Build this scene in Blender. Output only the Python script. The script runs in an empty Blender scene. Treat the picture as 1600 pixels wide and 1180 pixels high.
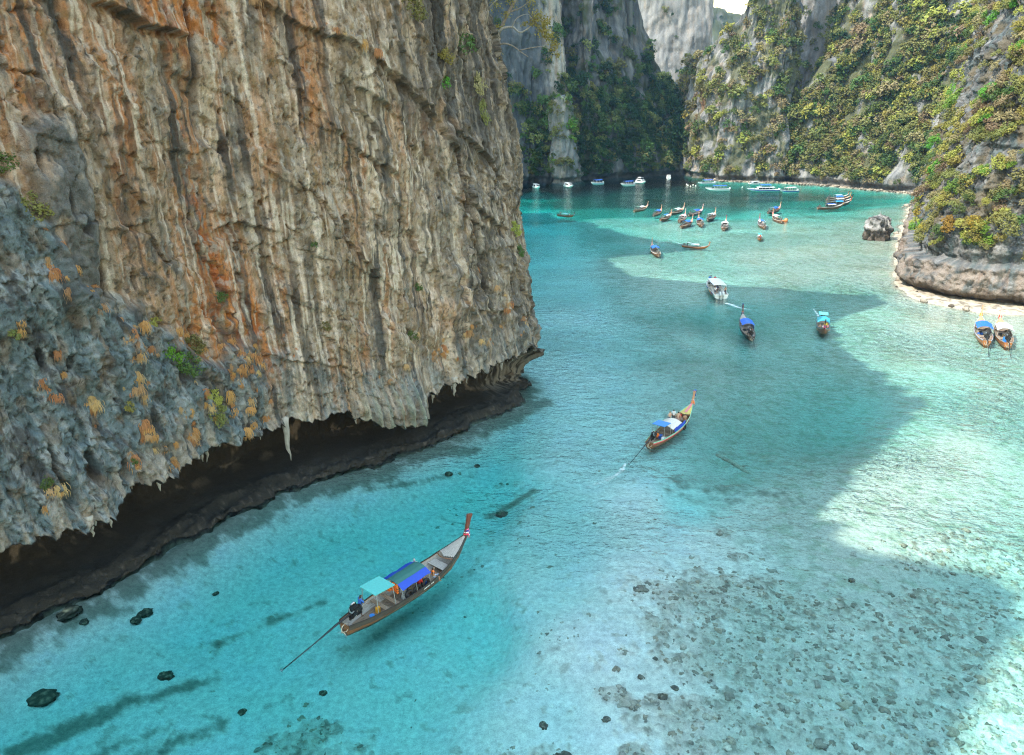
import bpy, math, random
import numpy as np
from mathutils import Vector, Matrix, Quaternion

# ------------------------------------------------------------------ camera, sky, sun, exposure
scene = bpy.context.scene
COL = scene.collection
random.seed(7)
RNG = np.random.default_rng(11)
rad = math.radians

CAM_H, CAM_PITCH, FOCAL = 34.10, 19.749, 1142.0 / 1600.0      # metres, degrees below level, focal length / frame width
cam_data = bpy.data.cameras.new('camera')
cam = bpy.data.objects.new('camera', cam_data)
COL.objects.link(cam)
cam.location = (0, 0, CAM_H)
cam.rotation_euler = (rad(90 - CAM_PITCH), 0, 0)
cam_data.sensor_width = 36
cam_data.lens = 36 * FOCAL
cam_data.clip_start, cam_data.clip_end = 0.5, 4000
scene.camera = cam

SUN_EL = 52.0
SUN_TO = (0.93, 0.37)                                          # the way shadows fall on the water
SUN_STRENGTH, SKY_STRENGTH, EXPOSURE = 2.0, 0.15, 2.0
_n = math.hypot(*SUN_TO)
SUN_TO = (SUN_TO[0] / _n, SUN_TO[1] / _n)
to_sun = Vector((-SUN_TO[0] * math.cos(rad(SUN_EL)), -SUN_TO[1] * math.cos(rad(SUN_EL)), math.sin(rad(SUN_EL))))

world = bpy.data.worlds.new('World')
scene.world = world
world.use_nodes = True
wn = world.node_tree
sky = wn.nodes.new('ShaderNodeTexSky')
sky.sky_type = 'NISHITA'
sky.sun_disc = False
sky.sun_elevation = rad(SUN_EL)
sky.sun_rotation = math.atan2(to_sun.x, to_sun.y)
sky.air_density, sky.dust_density, sky.ozone_density = 3.0, 0.8, 2.5
bg = wn.nodes['Background']
bg.inputs['Strength'].default_value = SKY_STRENGTH
wn.links.new(sky.outputs[0], bg.inputs['Color'])

sun_data = bpy.data.lights.new('sun', 'SUN')
sun_data.energy = SUN_STRENGTH
sun_data.angle = rad(0.53)
sun_data.color = (1.0, 0.93, 0.82)
sun = bpy.data.objects.new('sun', sun_data)
COL.objects.link(sun)
sun.rotation_euler = to_sun.to_track_quat('Z', 'Y').to_euler()

scene.render.engine = 'CYCLES'
cy = scene.cycles
cy.use_denoising = True
cy.denoising_prefilter = 'NONE'
cy.filter_width = 1.1
cy.max_bounces, cy.diffuse_bounces, cy.glossy_bounces = 8, 3, 3
cy.transmission_bounces, cy.transparent_max_bounces, cy.volume_bounces = 4, 12, 0
cy.use_adaptive_sampling = True
cy.adaptive_threshold = 0.004
cy.sample_clamp_indirect = 6
cy.caustics_reflective = cy.caustics_refractive = False
vs = scene.view_settings
vs.view_transform = 'Standard'
vs.look = 'None'
vs.gamma = 1
vs.use_curve_mapping = False
vs.exposure = EXPOSURE

_cp, _sp = math.cos(rad(CAM_PITCH)), math.sin(rad(CAM_PITCH))


def water_at(px, py, z=0.0):
    """Place on the level z seen at pixel (px, py) of the 1600-wide photograph: how I surveyed the boats and shores."""
    dx, dy = (px - 800) / 1142.0, (590 - py) / 1142.0
    d = (dx, _cp + dy * _sp, -_sp + dy * _cp)
    t = (z - CAM_H) / d[2]
    return Vector((d[0] * t, d[1] * t, z))


# ------------------------------------------------------------------ numpy noise
def _hash(ix, iy, iz, seed):
    h = (ix.astype(np.uint32) * np.uint32(374761393) + iy.astype(np.uint32) * np.uint32(668265263)
         + iz.astype(np.uint32) * np.uint32(2147483647) + np.uint32((seed * 974711 + 12345) & 0xffffffff))
    h = (h ^ (h >> np.uint32(13))) * np.uint32(1274126177)
    h = (h ^ (h >> np.uint32(15))) * np.uint32(2246822519)
    return h ^ (h >> np.uint32(16))


def noise2(x, y, seed=0):
    """gradient noise, about -1..1"""
    x = np.asarray(x, np.float32); y = np.asarray(y, np.float32)
    x, y = np.broadcast_arrays(x, y)
    x0 = np.floor(x); y0 = np.floor(y)
    fx = x - x0; fy = y - y0
    ix = x0.astype(np.int32); iy = y0.astype(np.int32)
    u = fx * fx * fx * (fx * (fx * 6 - 15) + 10); v = fy * fy * fy * (fy * (fy * 6 - 15) + 10)
    z = np.zeros(1, np.int32)

    def g(ax, ay, bx, by):
        a = _hash(ax, ay, z, seed).astype(np.float32) * np.float32(2 * np.pi / 4294967296.0)
        return np.cos(a) * bx + np.sin(a) * by
    n00 = g(ix, iy, fx, fy); n10 = g(ix + 1, iy, fx - 1, fy)
    n01 = g(ix, iy + 1, fx, fy - 1); n11 = g(ix + 1, iy + 1, fx - 1, fy - 1)
    return 1.5 * ((n00 * (1 - u) + n10 * u) * (1 - v) + (n01 * (1 - u) + n11 * u) * v)


def fbm(x, y, oct=4, seed=0, gain=0.5, lac=2.03):
    t = 0; a = 1.0
    for o in range(oct):
        t = t + a * noise2(x * lac ** o, y * lac ** o, seed + o * 17)
        a *= gain
    return t


def ridged(x, y, oct=3, seed=0, gain=0.5):
    t = 0; a = 1.0
    for o in range(oct):
        t = t + a * (1 - 2 * np.abs(noise2(x * 2.1 ** o, y * 2.1 ** o, seed + o * 31)))
        a *= gain
    return t


def cells2(x, y, seed=0):
    """Worley: distance to nearest and second nearest point, and a random value of the nearest cell"""
    x = np.asarray(x, np.float32); y = np.asarray(y, np.float32)
    ix = np.floor(x).astype(np.int32); iy = np.floor(y).astype(np.int32)
    d1 = np.full(x.shape, 9, np.float32); d2 = d1.copy(); val = np.zeros(x.shape, np.float32)
    z = np.zeros(1, np.int32)
    for ox in (-1, 0, 1):
        for oy in (-1, 0, 1):
            h = _hash(ix + ox, iy + oy, z, seed)
            px = ix + ox + (h & np.uint32(1023)) / 1023.0
            py = iy + oy + ((h >> np.uint32(10)) & np.uint32(1023)) / 1023.0
            d = np.hypot(x - px, y - py).astype(np.float32)
            rv = ((h >> np.uint32(20)) & np.uint32(1023)).astype(np.float32) / 1023
            near = d < d1
            d2 = np.where(near, d1, np.minimum(d2, d))
            val = np.where(near, rv, val)
            d1 = np.where(near, d, d1)
    return d1, d2, val


def slabs(x, y, seed=0):
    """broken rock: each cell of a Worley pattern is a plane of its own height and tilt; also the crack distance"""
    x = np.asarray(x, np.float32); y = np.asarray(y, np.float32)
    ix = np.floor(x).astype(np.int32); iy = np.floor(y).astype(np.int32)
    d1 = np.full(x.shape, 9, np.float32); d2 = d1.copy(); out = np.zeros(x.shape, np.float32)
    z = np.zeros(1, np.int32)
    for ox in (-1, 0, 1):
        for oy in (-1, 0, 1):
            h = _hash(ix + ox, iy + oy, z, seed); g = _hash(ix + ox, iy + oy, z, seed + 71)
            dx = x - (ix + ox + (h & np.uint32(1023)) / 1023.0)
            dy = y - (iy + oy + ((h >> np.uint32(10)) & np.uint32(1023)) / 1023.0)
            d = np.hypot(dx, dy).astype(np.float32)
            v = ((h >> np.uint32(20)) & np.uint32(1023)) / 1023.0 - .5 + ((g & np.uint32(1023)) / 1023.0 - .5) * dx * 1.6 + (((g >> np.uint32(10)) & np.uint32(1023)) / 1023.0 - .5) * dy * 1.6
            near = d < d1
            d2 = np.where(near, d1, np.minimum(d2, d))
            out = np.where(near, v, out).astype(np.float32)
            d1 = np.where(near, d, d1)
    return out, d2 - d1


def sstep(a, b, x):
    t = np.clip((x - a) / (b - a), 0, 1)
    return t * t * (3 - 2 * t)


def lerp(a, b, t):
    return a + (b - a) * t


def mixc(c, col, m):
    """mix an (...,3) colour array towards a colour by a mask"""
    return c + (np.asarray(col, np.float32) - c) * m[..., None]


def catmull(P, n=24):
    P = np.asarray(P, float)
    Q = np.vstack([2 * P[0] - P[1], P, 2 * P[-1] - P[-2]])
    out = []
    for i in range(1, len(Q) - 2):
        t = np.linspace(0, 1, n, endpoint=False)[:, None]
        a, b, c, d = Q[i - 1], Q[i], Q[i + 1], Q[i + 2]
        out.append(.5 * ((2 * b) + (c - a) * t + (2 * a - 5 * b + 4 * c - d) * t ** 2 + (3 * b - a - 3 * c + d) * t ** 3))
    out.append(P[-1:])
    return np.vstack(out)


# ------------------------------------------------------------------ object helpers
def tag(o, label=None, cat=None, group=None, kind=None):
    if label: o['label'] = label
    if cat: o['category'] = cat
    if group: o['group'] = group
    if kind: o['kind'] = kind
    return o


def np_mesh(name, verts, faces, mats=(), attrs=None, colors=None, smooth=True, mat_idx=None, uv=None):
    """faces: (n,3) or (n,4) array"""
    verts = np.ascontiguousarray(verts, np.float32).reshape(-1, 3)
    faces = np.ascontiguousarray(faces, np.int32)
    k = faces.shape[1]
    me = bpy.data.meshes.new(name)
    me.vertices.add(len(verts)); me.vertices.foreach_set('co', verts.ravel())
    me.loops.add(faces.size); me.loops.foreach_set('vertex_index', faces.ravel())
    me.polygons.add(len(faces))
    me.polygons.foreach_set('loop_start', np.arange(0, faces.size, k, dtype=np.int32))
    me.polygons.foreach_set('loop_total', np.full(len(faces), k, np.int32))
    if mat_idx is not None:
        me.polygons.foreach_set('material_index', np.ascontiguousarray(mat_idx, np.int32))
    me.polygons.foreach_set('use_smooth', np.full(len(faces), smooth, bool))
    me.update(calc_edges=True)
    if colors is not None:
        a = me.color_attributes.new('Col', 'FLOAT_COLOR', 'POINT')
        c4 = np.ones((len(verts), 4), np.float32); c4[:, :3] = np.asarray(colors).reshape(-1, 3)
        a.data.foreach_set('color', c4.ravel())
    for kx, vals in (attrs or {}).items():
        a = me.attributes.new(kx, 'FLOAT', 'POINT')
        a.data.foreach_set('value', np.ascontiguousarray(vals, np.float32).ravel())
    for m in mats:
        me.materials.append(m)
    return me


def grid_faces(ni, nj):
    """quads of a grid with index i*nj + j"""
    i, j = np.meshgrid(np.arange(ni - 1), np.arange(nj - 1), indexing='ij')
    a = (i * nj + j).ravel()
    return np.stack([a, a + nj, a + nj + 1, a + 1], 1)


def link(name, me, parent=None, loc=None):
    o = bpy.data.objects.new(name, me)
    COL.objects.link(o)
    if parent is not None: o.parent = parent
    if loc is not None: o.location = loc
    return o


class MB:
    """collects simple solids into one mesh"""
    def __init__(self):
        self.v, self.f = [], []

    def add(self, vs, fs):
        b = len(self.v)
        self.v += [tuple(p) for p in vs]
        self.f += [tuple(i + b for i in f) for f in fs]
        return self

    def box(self, c, s, rot=None, taper=1.0):
        hx, hy, hz = s[0] / 2, s[1] / 2, s[2] / 2
        vs = [Vector((x * (taper if z > 0 else 1), y * (taper if z > 0 else 1), z)) for z in (-hz, hz) for x, y in ((-hx, -hy), (hx, -hy), (hx, hy), (-hx, hy))]
        if rot is not None: vs = [rot @ p for p in vs]
        c = Vector(c)
        return self.add([p + c for p in vs], [(3, 2, 1, 0), (4, 5, 6, 7), (0, 1, 5, 4), (1, 2, 6, 5), (2, 3, 7, 6), (3, 0, 4, 7)])

    def tube(self, pts, r, n=6, caps=True):
        pts = [Vector(p) for p in pts]
        rs = r if isinstance(r, (list, tuple)) else [r] * len(pts)
        rings = []
        prev = None
        for i, p in enumerate(pts):
            d = (pts[min(i + 1, len(pts) - 1)] - pts[max(i - 1, 0)]).normalized()
            if prev is None:
                u = d.orthogonal().normalized()
            else:
                u = (prev - d * prev.dot(d)).normalized()
            prev = u
            w = d.cross(u)
            rings.append([p + (u * math.cos(a) + w * math.sin(a)) * rs[i] for a in [2 * math.pi * k / n for k in range(n)]])
        vs = [q for ring in rings for q in ring]
        fs = []
        for i in range(len(pts) - 1):
            for k in range(n):
                a, b = i * n + k, i * n + (k + 1) % n
                fs.append((a, b, b + n, a + n))
        if caps:
            fs.append(tuple(range(n - 1, -1, -1)))
            fs.append(tuple(range((len(pts) - 1) * n, len(pts) * n)))
        return self.add(vs, fs)

    def loft(self, rings, closed=True, caps=True):
        n = len(rings[0])
        vs = [q for ring in rings for q in ring]
        fs = []
        for i in range(len(rings) - 1):
            for k in range(n if closed else n - 1):
                a, b = i * n + k, i * n + (k + 1) % n
                fs.append((a, b, b + n, a + n))
        if caps and closed:
            fs.append(tuple(range(n - 1, -1, -1)))
            fs.append(tuple(range((len(rings) - 1) * n, len(rings) * n)))
        return self.add(vs, fs)

    def slab(self, quad, t):
        """a thin sheet with thickness t below a 4-corner outline"""
        q = [Vector(p) for p in quad]
        n = (q[1] - q[0]).cross(q[3] - q[0]).normalized() * t
        return self.add(q + [p - n for p in q], [(0, 1, 2, 3), (7, 6, 5, 4), (0, 4, 5, 1), (1, 5, 6, 2), (2, 6, 7, 3), (3, 7, 4, 0)])

    def torus(self, c, R, r, axis='y', n=14, m=6):
        c = Vector(c); vs = []; fs = []
        for i in range(n):
            a = 2 * math.pi * i / n
            for j in range(m):
                b = 2 * math.pi * j / m
                q = ((R + r * math.cos(b)) * math.cos(a), r * math.sin(b), (R + r * math.cos(b)) * math.sin(a))
                if axis == 'z': q = (q[0], q[2], q[1])
                vs.append(c + Vector(q))
        for i in range(n):
            for j in range(m):
                fs.append((i * m + j, ((i + 1) % n) * m + j, ((i + 1) % n) * m + (j + 1) % m, i * m + (j + 1) % m))
        return self.add(vs, fs)

    def mesh(self, name, mat, smooth=False):
        me = bpy.data.meshes.new(name)
        me.from_pydata(self.v, [], self.f)
        me.materials.append(mat)
        if smooth:
            me.polygons.foreach_set('use_smooth', np.ones(len(me.polygons), bool))
        me.update()
        return me

    def build(self, name, mat, parent=None, smooth=False):
        return link(name, self.mesh(name, mat, smooth), parent)


# ------------------------------------------------------------------ materials
def new_mat(name):
    m = bpy.data.materials.new(name)
    m.use_nodes = True
    nt = m.node_tree
    return m, nt, nt.nodes['Principled BSDF']


def N(nt, typ, **kw):
    n = nt.nodes.new(typ)
    for k, v in kw.items():
        if k in n.inputs.keys():
            n.inputs[k].default_value = v
        else:
            setattr(n, k, v)
    return n


def paint(name, color, rough=0.5, var=0.15, scale=6.0, metallic=0.0, bump=0.0, stretch=None, spec=0.5):
    """a real-world coat: colour with a little grain and wear"""
    m, nt, p = new_mat(name)
    tc = N(nt, 'ShaderNodeTexCoord')
    src = tc.outputs['Object']
    if stretch:
        mp = N(nt, 'ShaderNodeMapping')
        mp.inputs['Scale'].default_value = stretch
        nt.links.new(src, mp.inputs[0]); src = mp.outputs[0]
    nz = N(nt, 'ShaderNodeTexNoise', Scale=scale, Detail=5.0, Roughness=0.6)
    nt.links.new(src, nz.inputs['Vector'])
    mx = N(nt, 'ShaderNodeMix', data_type='RGBA')
    mx.inputs['A'].default_value = tuple(c * (1 - var) for c in color) + (1,)
    mx.inputs['B'].default_value = tuple(min(1, c * (1 + var)) for c in color) + (1,)
    rp = N(nt, 'ShaderNodeMapRange'); rp.inputs[1].default_value = 0.3; rp.inputs[2].default_value = 0.7
    nt.links.new(nz.outputs[0], rp.inputs[0])
    nt.links.new(rp.outputs[0], mx.inputs['Factor'])
    nt.links.new(mx.outputs['Result'], p.inputs['Base Color'])
    p.inputs['Roughness'].default_value = rough
    p.inputs['Metallic'].default_value = metallic
    p.inputs['Specular IOR Level'].default_value = spec
    if bump:
        b = N(nt, 'ShaderNodeBump', Strength=bump, Distance=0.02)
        nt.links.new(nz.outputs[0], b.inputs['Height'])
        nt.links.new(b.outputs[0], p.inputs['Normal'])
    return m


def rock_mat(name, s1=1.2, s2=6.0, bump=0.5, bdist=0.25, rough=0.9, contrast=0.35, stretch=(1, 1, 0.35), spec=0.25):
    """rock pigment comes from the 'Col' attribute; the nodes add fine grain and relief"""
    m, nt, p = new_mat(name)
    at = N(nt, 'ShaderNodeAttribute', attribute_name='Col')
    tc = N(nt, 'ShaderNodeTexCoord')
    mp = N(nt, 'ShaderNodeMapping'); mp.inputs['Scale'].default_value = stretch
    nt.links.new(tc.outputs['Object'], mp.inputs[0])
    n1 = N(nt, 'ShaderNodeTexNoise', Scale=s1, Detail=8.0, Roughness=0.65)
    n2 = N(nt, 'ShaderNodeTexNoise', Scale=s2, Detail=6.0, Roughness=0.7)
    nt.links.new(mp.outputs[0], n1.inputs['Vector'])
    nt.links.new(tc.outputs['Object'], n2.inputs['Vector'])
    ad = N(nt, 'ShaderNodeMath', operation='ADD')
    nt.links.new(n1.outputs[0], ad.inputs[0]); nt.links.new(n2.outputs[0], ad.inputs[1])
    rg = N(nt, 'ShaderNodeMapRange')
    rg.inputs[1].default_value, rg.inputs[2].default_value = 0.65, 1.35
    rg.inputs[3].default_value, rg.inputs[4].default_value = 1 - contrast, 1 + contrast
    nt.links.new(ad.outputs[0], rg.inputs[0])
    mul = N(nt, 'ShaderNodeMix', data_type='RGBA', blend_type='MULTIPLY')
    mul.inputs['Factor'].default_value = 1
    nt.links.new(at.outputs['Color'], mul.inputs['A'])
    nt.links.new(rg.outputs[0], mul.inputs['B'])
    nt.links.new(mul.outputs['Result'], p.inputs['Base Color'])
    p.inputs['Roughness'].default_value = rough
    p.inputs['Specular IOR Level'].default_value = spec
    b = N(nt, 'ShaderNodeBump', Strength=bump, Distance=bdist)
    nt.links.new(ad.outputs[0], b.inputs['Height'])
    nt.links.new(b.outputs[0], p.inputs['Normal'])
    return m


def leaf_mat(name, color, hue=0.03, val=0.35):
    m, nt, p = new_mat(name)
    oi = N(nt, 'ShaderNodeObjectInfo')
    geo = N(nt, 'ShaderNodeNewGeometry')
    tc = N(nt, 'ShaderNodeAttribute', attribute_name='tint')
    hs = N(nt, 'ShaderNodeHueSaturation')
    hs.inputs['Color'].default_value = tuple(color) + (1,)
    ad = N(nt, 'ShaderNodeMath', operation='ADD')
    nt.links.new(oi.outputs['Random'], ad.inputs[0]); nt.links.new(tc.outputs['Fac'], ad.inputs[1])
    fr = N(nt, 'ShaderNodeMath', operation='FRACT')
    nt.links.new(ad.outputs[0], fr.inputs[0])
    h = N(nt, 'ShaderNodeMapRange'); h.inputs[3].default_value = 0.5 - hue; h.inputs[4].default_value = 0.5 + hue
    nt.links.new(fr.outputs[0], h.inputs[0]); nt.links.new(h.outputs[0], hs.inputs['Hue'])
    ad2 = N(nt, 'ShaderNodeMath', operation='ADD')
    nt.links.new(geo.outputs['Random Per Island'], ad2.inputs[0]); nt.links.new(fr.outputs[0], ad2.inputs[1])
    v = N(nt, 'ShaderNodeMapRange'); v.inputs[2].default_value = 2.0; v.inputs[3].default_value = 1 - val; v.inputs[4].default_value = 1 + val
    nt.links.new(ad2.outputs[0], v.inputs[0]); nt.links.new(v.outputs[0], hs.inputs['Value'])
    nt.links.new(hs.outputs[0], p.inputs['Base Color'])
    p.inputs['Roughness'].default_value = 0.6
    p.inputs['Specular IOR Level'].default_value = 0.25
    tr = N(nt, 'ShaderNodeBsdfTranslucent')
    nt.links.new(hs.outputs[0], tr.inputs['Color'])
    mx = N(nt, 'ShaderNodeMixShader'); mx.inputs[0].default_value = 0.33
    nt.links.new(p.outputs[0], mx.inputs[1]); nt.links.new(tr.outputs[0], mx.inputs[2])
    nt.links.new(mx.outputs[0], nt.nodes['Material Output'].inputs['Surface'])
    return m


M = {}
M['rock_near'] = rock_mat('near_limestone', 2.2, 11.0, 0.9, 0.18, contrast=.42)
M['rock_far'] = rock_mat('far_limestone', 0.35, 2.2, 0.8, 0.8, contrast=0.4, stretch=(1, 1, 0.22))
M['rock_mid'] = rock_mat('mid_limestone', 0.6, 3.5, 0.8, 0.5, contrast=0.4, stretch=(1, 1, 0.5))
M['rock_wet'] = rock_mat('wet_rock', 1.5, 7.0, 0.9, 0.3, rough=0.45, spec=0.5, stretch=(1, 1, 1))
M['coral'] = rock_mat('coral_crust', 2.5, 12.0, 0.6, 0.1, contrast=0.45, stretch=(1, 1, 1))
LEAF = [leaf_mat('leaf_dark', (0.026, 0.065, 0.022)), leaf_mat('leaf_mid', (0.085, 0.135, 0.035)),
        leaf_mat('leaf_olive', (0.20, 0.20, 0.06)), leaf_mat('leaf_yellow', (0.31, 0.30, 0.065)),
        leaf_mat('leaf_dry', (0.27, 0.215, 0.11)), leaf_mat('leaf_fresh', (0.13, 0.27, 0.03)),
        leaf_mat('leaf_golden', (0.30, 0.22, 0.03))]
M['bark'] = paint('bark', (0.19, 0.16, 0.13), 0.9, 0.4, 5.0, bump=0.6)
M['bark_pale'] = paint('bark_pale', (0.25, 0.23, 0.205), 0.85, 0.3, 6.0, bump=0.6)
M['dry_grass'] = leaf_mat('dry_grass', (0.50, 0.26, 0.105), 0.015, 0.3)
M['dry_grass_pale'] = leaf_mat('dry_grass_pale', (0.52, 0.34, 0.17), 0.015, 0.3)
# ------------------------------------------------------------------ the near cliff (left half of the picture)
NEAR_PATH = catmull([(-75, -25), (-58, 10), (-44, 31), (-35.8, 43), (-31.3, 49.5), (-27.5, 56.5), (-23.2, 63.2), (-16.5, 68), (-9.8, 74),
                     (-3.9, 80.3), (1.6, 86), (4.4, 90.5), (4.6, 95), (2, 101), (-4, 109), (-12, 122), (-20, 150), (-22, 200), (-20, 255), (-20, 330)], 40)
_S = np.concatenate([[0], np.cumsum(np.linalg.norm(np.diff(NEAR_PATH, axis=0), axis=1))])


def path_xy(s):
    return np.stack([np.interp(s, _S, NEAR_PATH[:, 0]), np.interp(s, _S, NEAR_PATH[:, 1])], -1)


def path_normal(s):
    d = path_xy(s + .6) - path_xy(s - .6)
    d /= np.linalg.norm(d, axis=-1, keepdims=True)
    return np.stack([d[..., 1], -d[..., 0]], -1)


# where the crest's shadow ends on the water: the crest heights follow from it
SHADE_EDGE = [(24.6, 31.7), (29.1, 35.5), (39.2, 47.2), (35.7, 49.7), (29.1, 49.7), (28.1, 58.7), (40.5, 74), (53.5, 87.7), (50.5, 103.4), (55.5, 125.1),
              (73.7, 139.4), (74.3, 145.9), (60, 150), (26.3, 165), (23.1, 187.6), (51.3, 200), (52, 204), (34, 229), (23, 265)]
_ec = np.array([-x * SUN_TO[1] + y * SUN_TO[0] for x, y in SHADE_EDGE])
_ea = np.array([x * SUN_TO[0] + y * SUN_TO[1] for x, y in SHADE_EDGE])
_o = np.argsort(_ec)
_ec, _ea = _ec[_o], _ea[_o]


def line(pts, x):
    p = sorted(pts)
    return np.interp(x, [q[0] for q in p], [q[1] for q in p])


def gauss(S, Hh, s0, h0, rs, rh):
    return np.exp(-((S - s0) / rs) ** 2 - ((Hh - h0) / rh) ** 2)


LIP = [(0, 6.5), (60, 6.5), (79.5, 6.2), (86, 5.9), (87.7, 6.9), (92.8, 6.4), (96, 6.9), (103.5, 6.8), (108, 6.3), (110.9, 6.0), (112.4, 4.6), (115, 3.6), (118.6, 2.9), (119.7, 3.4),
       (120.3, 5.7), (124, 6.0), (128.7, 6.2), (134, 6.6), (139, 6.4), (142, 5.0), (147, 3.0), (170, 3.0), (600, 3.0)]
GREY_TOP = [(0, 34), (79, 32), (84.7, 30.7), (86.3, 27.7), (87.7, 24), (89.1, 21.5), (92.9, 19.6), (97.4, 14.9), (102.6, 14.5), (107.2, 12.4), (112.3, 9.6), (123.7, 8.8), (139, 9.3), (200, 9)]
CRACK = [(10, 131), (17.1, 130.4), (24.3, 128.6), (29.7, 127.3), (38.8, 125.0), (44.4, 124.4), (55, 124)]
LEDGES = [([(106, 43.2), (107.5, 42.4), (110, 40.9), (112.9, 40.4), (115, 39.7)], 0.7), ([(115.5, 39.6), (117.3, 38.5), (120, 36.7), (123.9, 33.5)], 0.6),
          ([(112.5, 37.6), (113.8, 36.8), (118.4, 34.4)], .5), ([(113, 31.8), (114, 31.1), (118.4, 28.6)], .6), ([(92.5, 42), (94.5, 41.2), (97, 40.2), (100.3, 39.8)], 1.1),
          ([(126, 26), (129, 25), (133, 22.5), (137, 21)], .5), ([(126, 33), (130, 31.5), (134, 29)], .6), ([(104, 13.2), (108, 11.8), (111.8, 10.4)], .35),
          ([(97, 31.5), (99, 31.2), (101.5, 31.5)], .25), ([(90.5, 26.4), (93, 26.0), (95.5, 26.4)], .35), ([(100.5, 24.8), (102.5, 25.6), (106, 24.3)], .5), ([(128, 13.5), (133, 12.2), (138, 12)], .4)]
HOLES = [(90.2, 22.7, .36, 1.35, 2.2), (92.6, 22.3, .16, .9, 1.2), (95.4, 22.2, .16, .3, .6), (88.4, 28.3, .2, 1.1, 1.2), (89.2, 26.8, .25, .8, 1.2), (84.4, 18.4, .25, .8, 1.2), (83.5, 11.0, .22, 1.6, 1.3),
         (86.3, 17.6, .3, .8, 1.4), (85.9, 9.6, .55, 1.5, 2.0), (83.8, 8.6, .5, 1.4, 1.6), (88.0, 8.5, .4, 1.0, 1.3), (98.8, 26.3, .3, .35, .8), (104.7, 26.9, .35, .3, .9), (97.2, 30.9, .3, .35, .8), (111.8, 16.7, .12, .7, .7),
         (114.2, 25.6, .12, .8, .7), (91.2, 39.7, .28, .7, .9), (89.0, 34.5, .18, .9, .9), (107.5, 12.4, .4, .3, .7), (109.3, 11.9, .3, .25, .7), (120.5, 27, .14, 1.6, .8), (122.4, 21.5, .16, 1.8, .9),
         (87.2, 31.2, .2, 1.0, 1.0), (101.9, 20.8, .4, .5, .6), (100.6, 17.6, .6, .35, .6), (82.0, 24.4, .15, .6, .8), (94.0, 9.0, .16, .9, .9), (116.9, 20.0, .12, 1.0, .7)]


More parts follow.
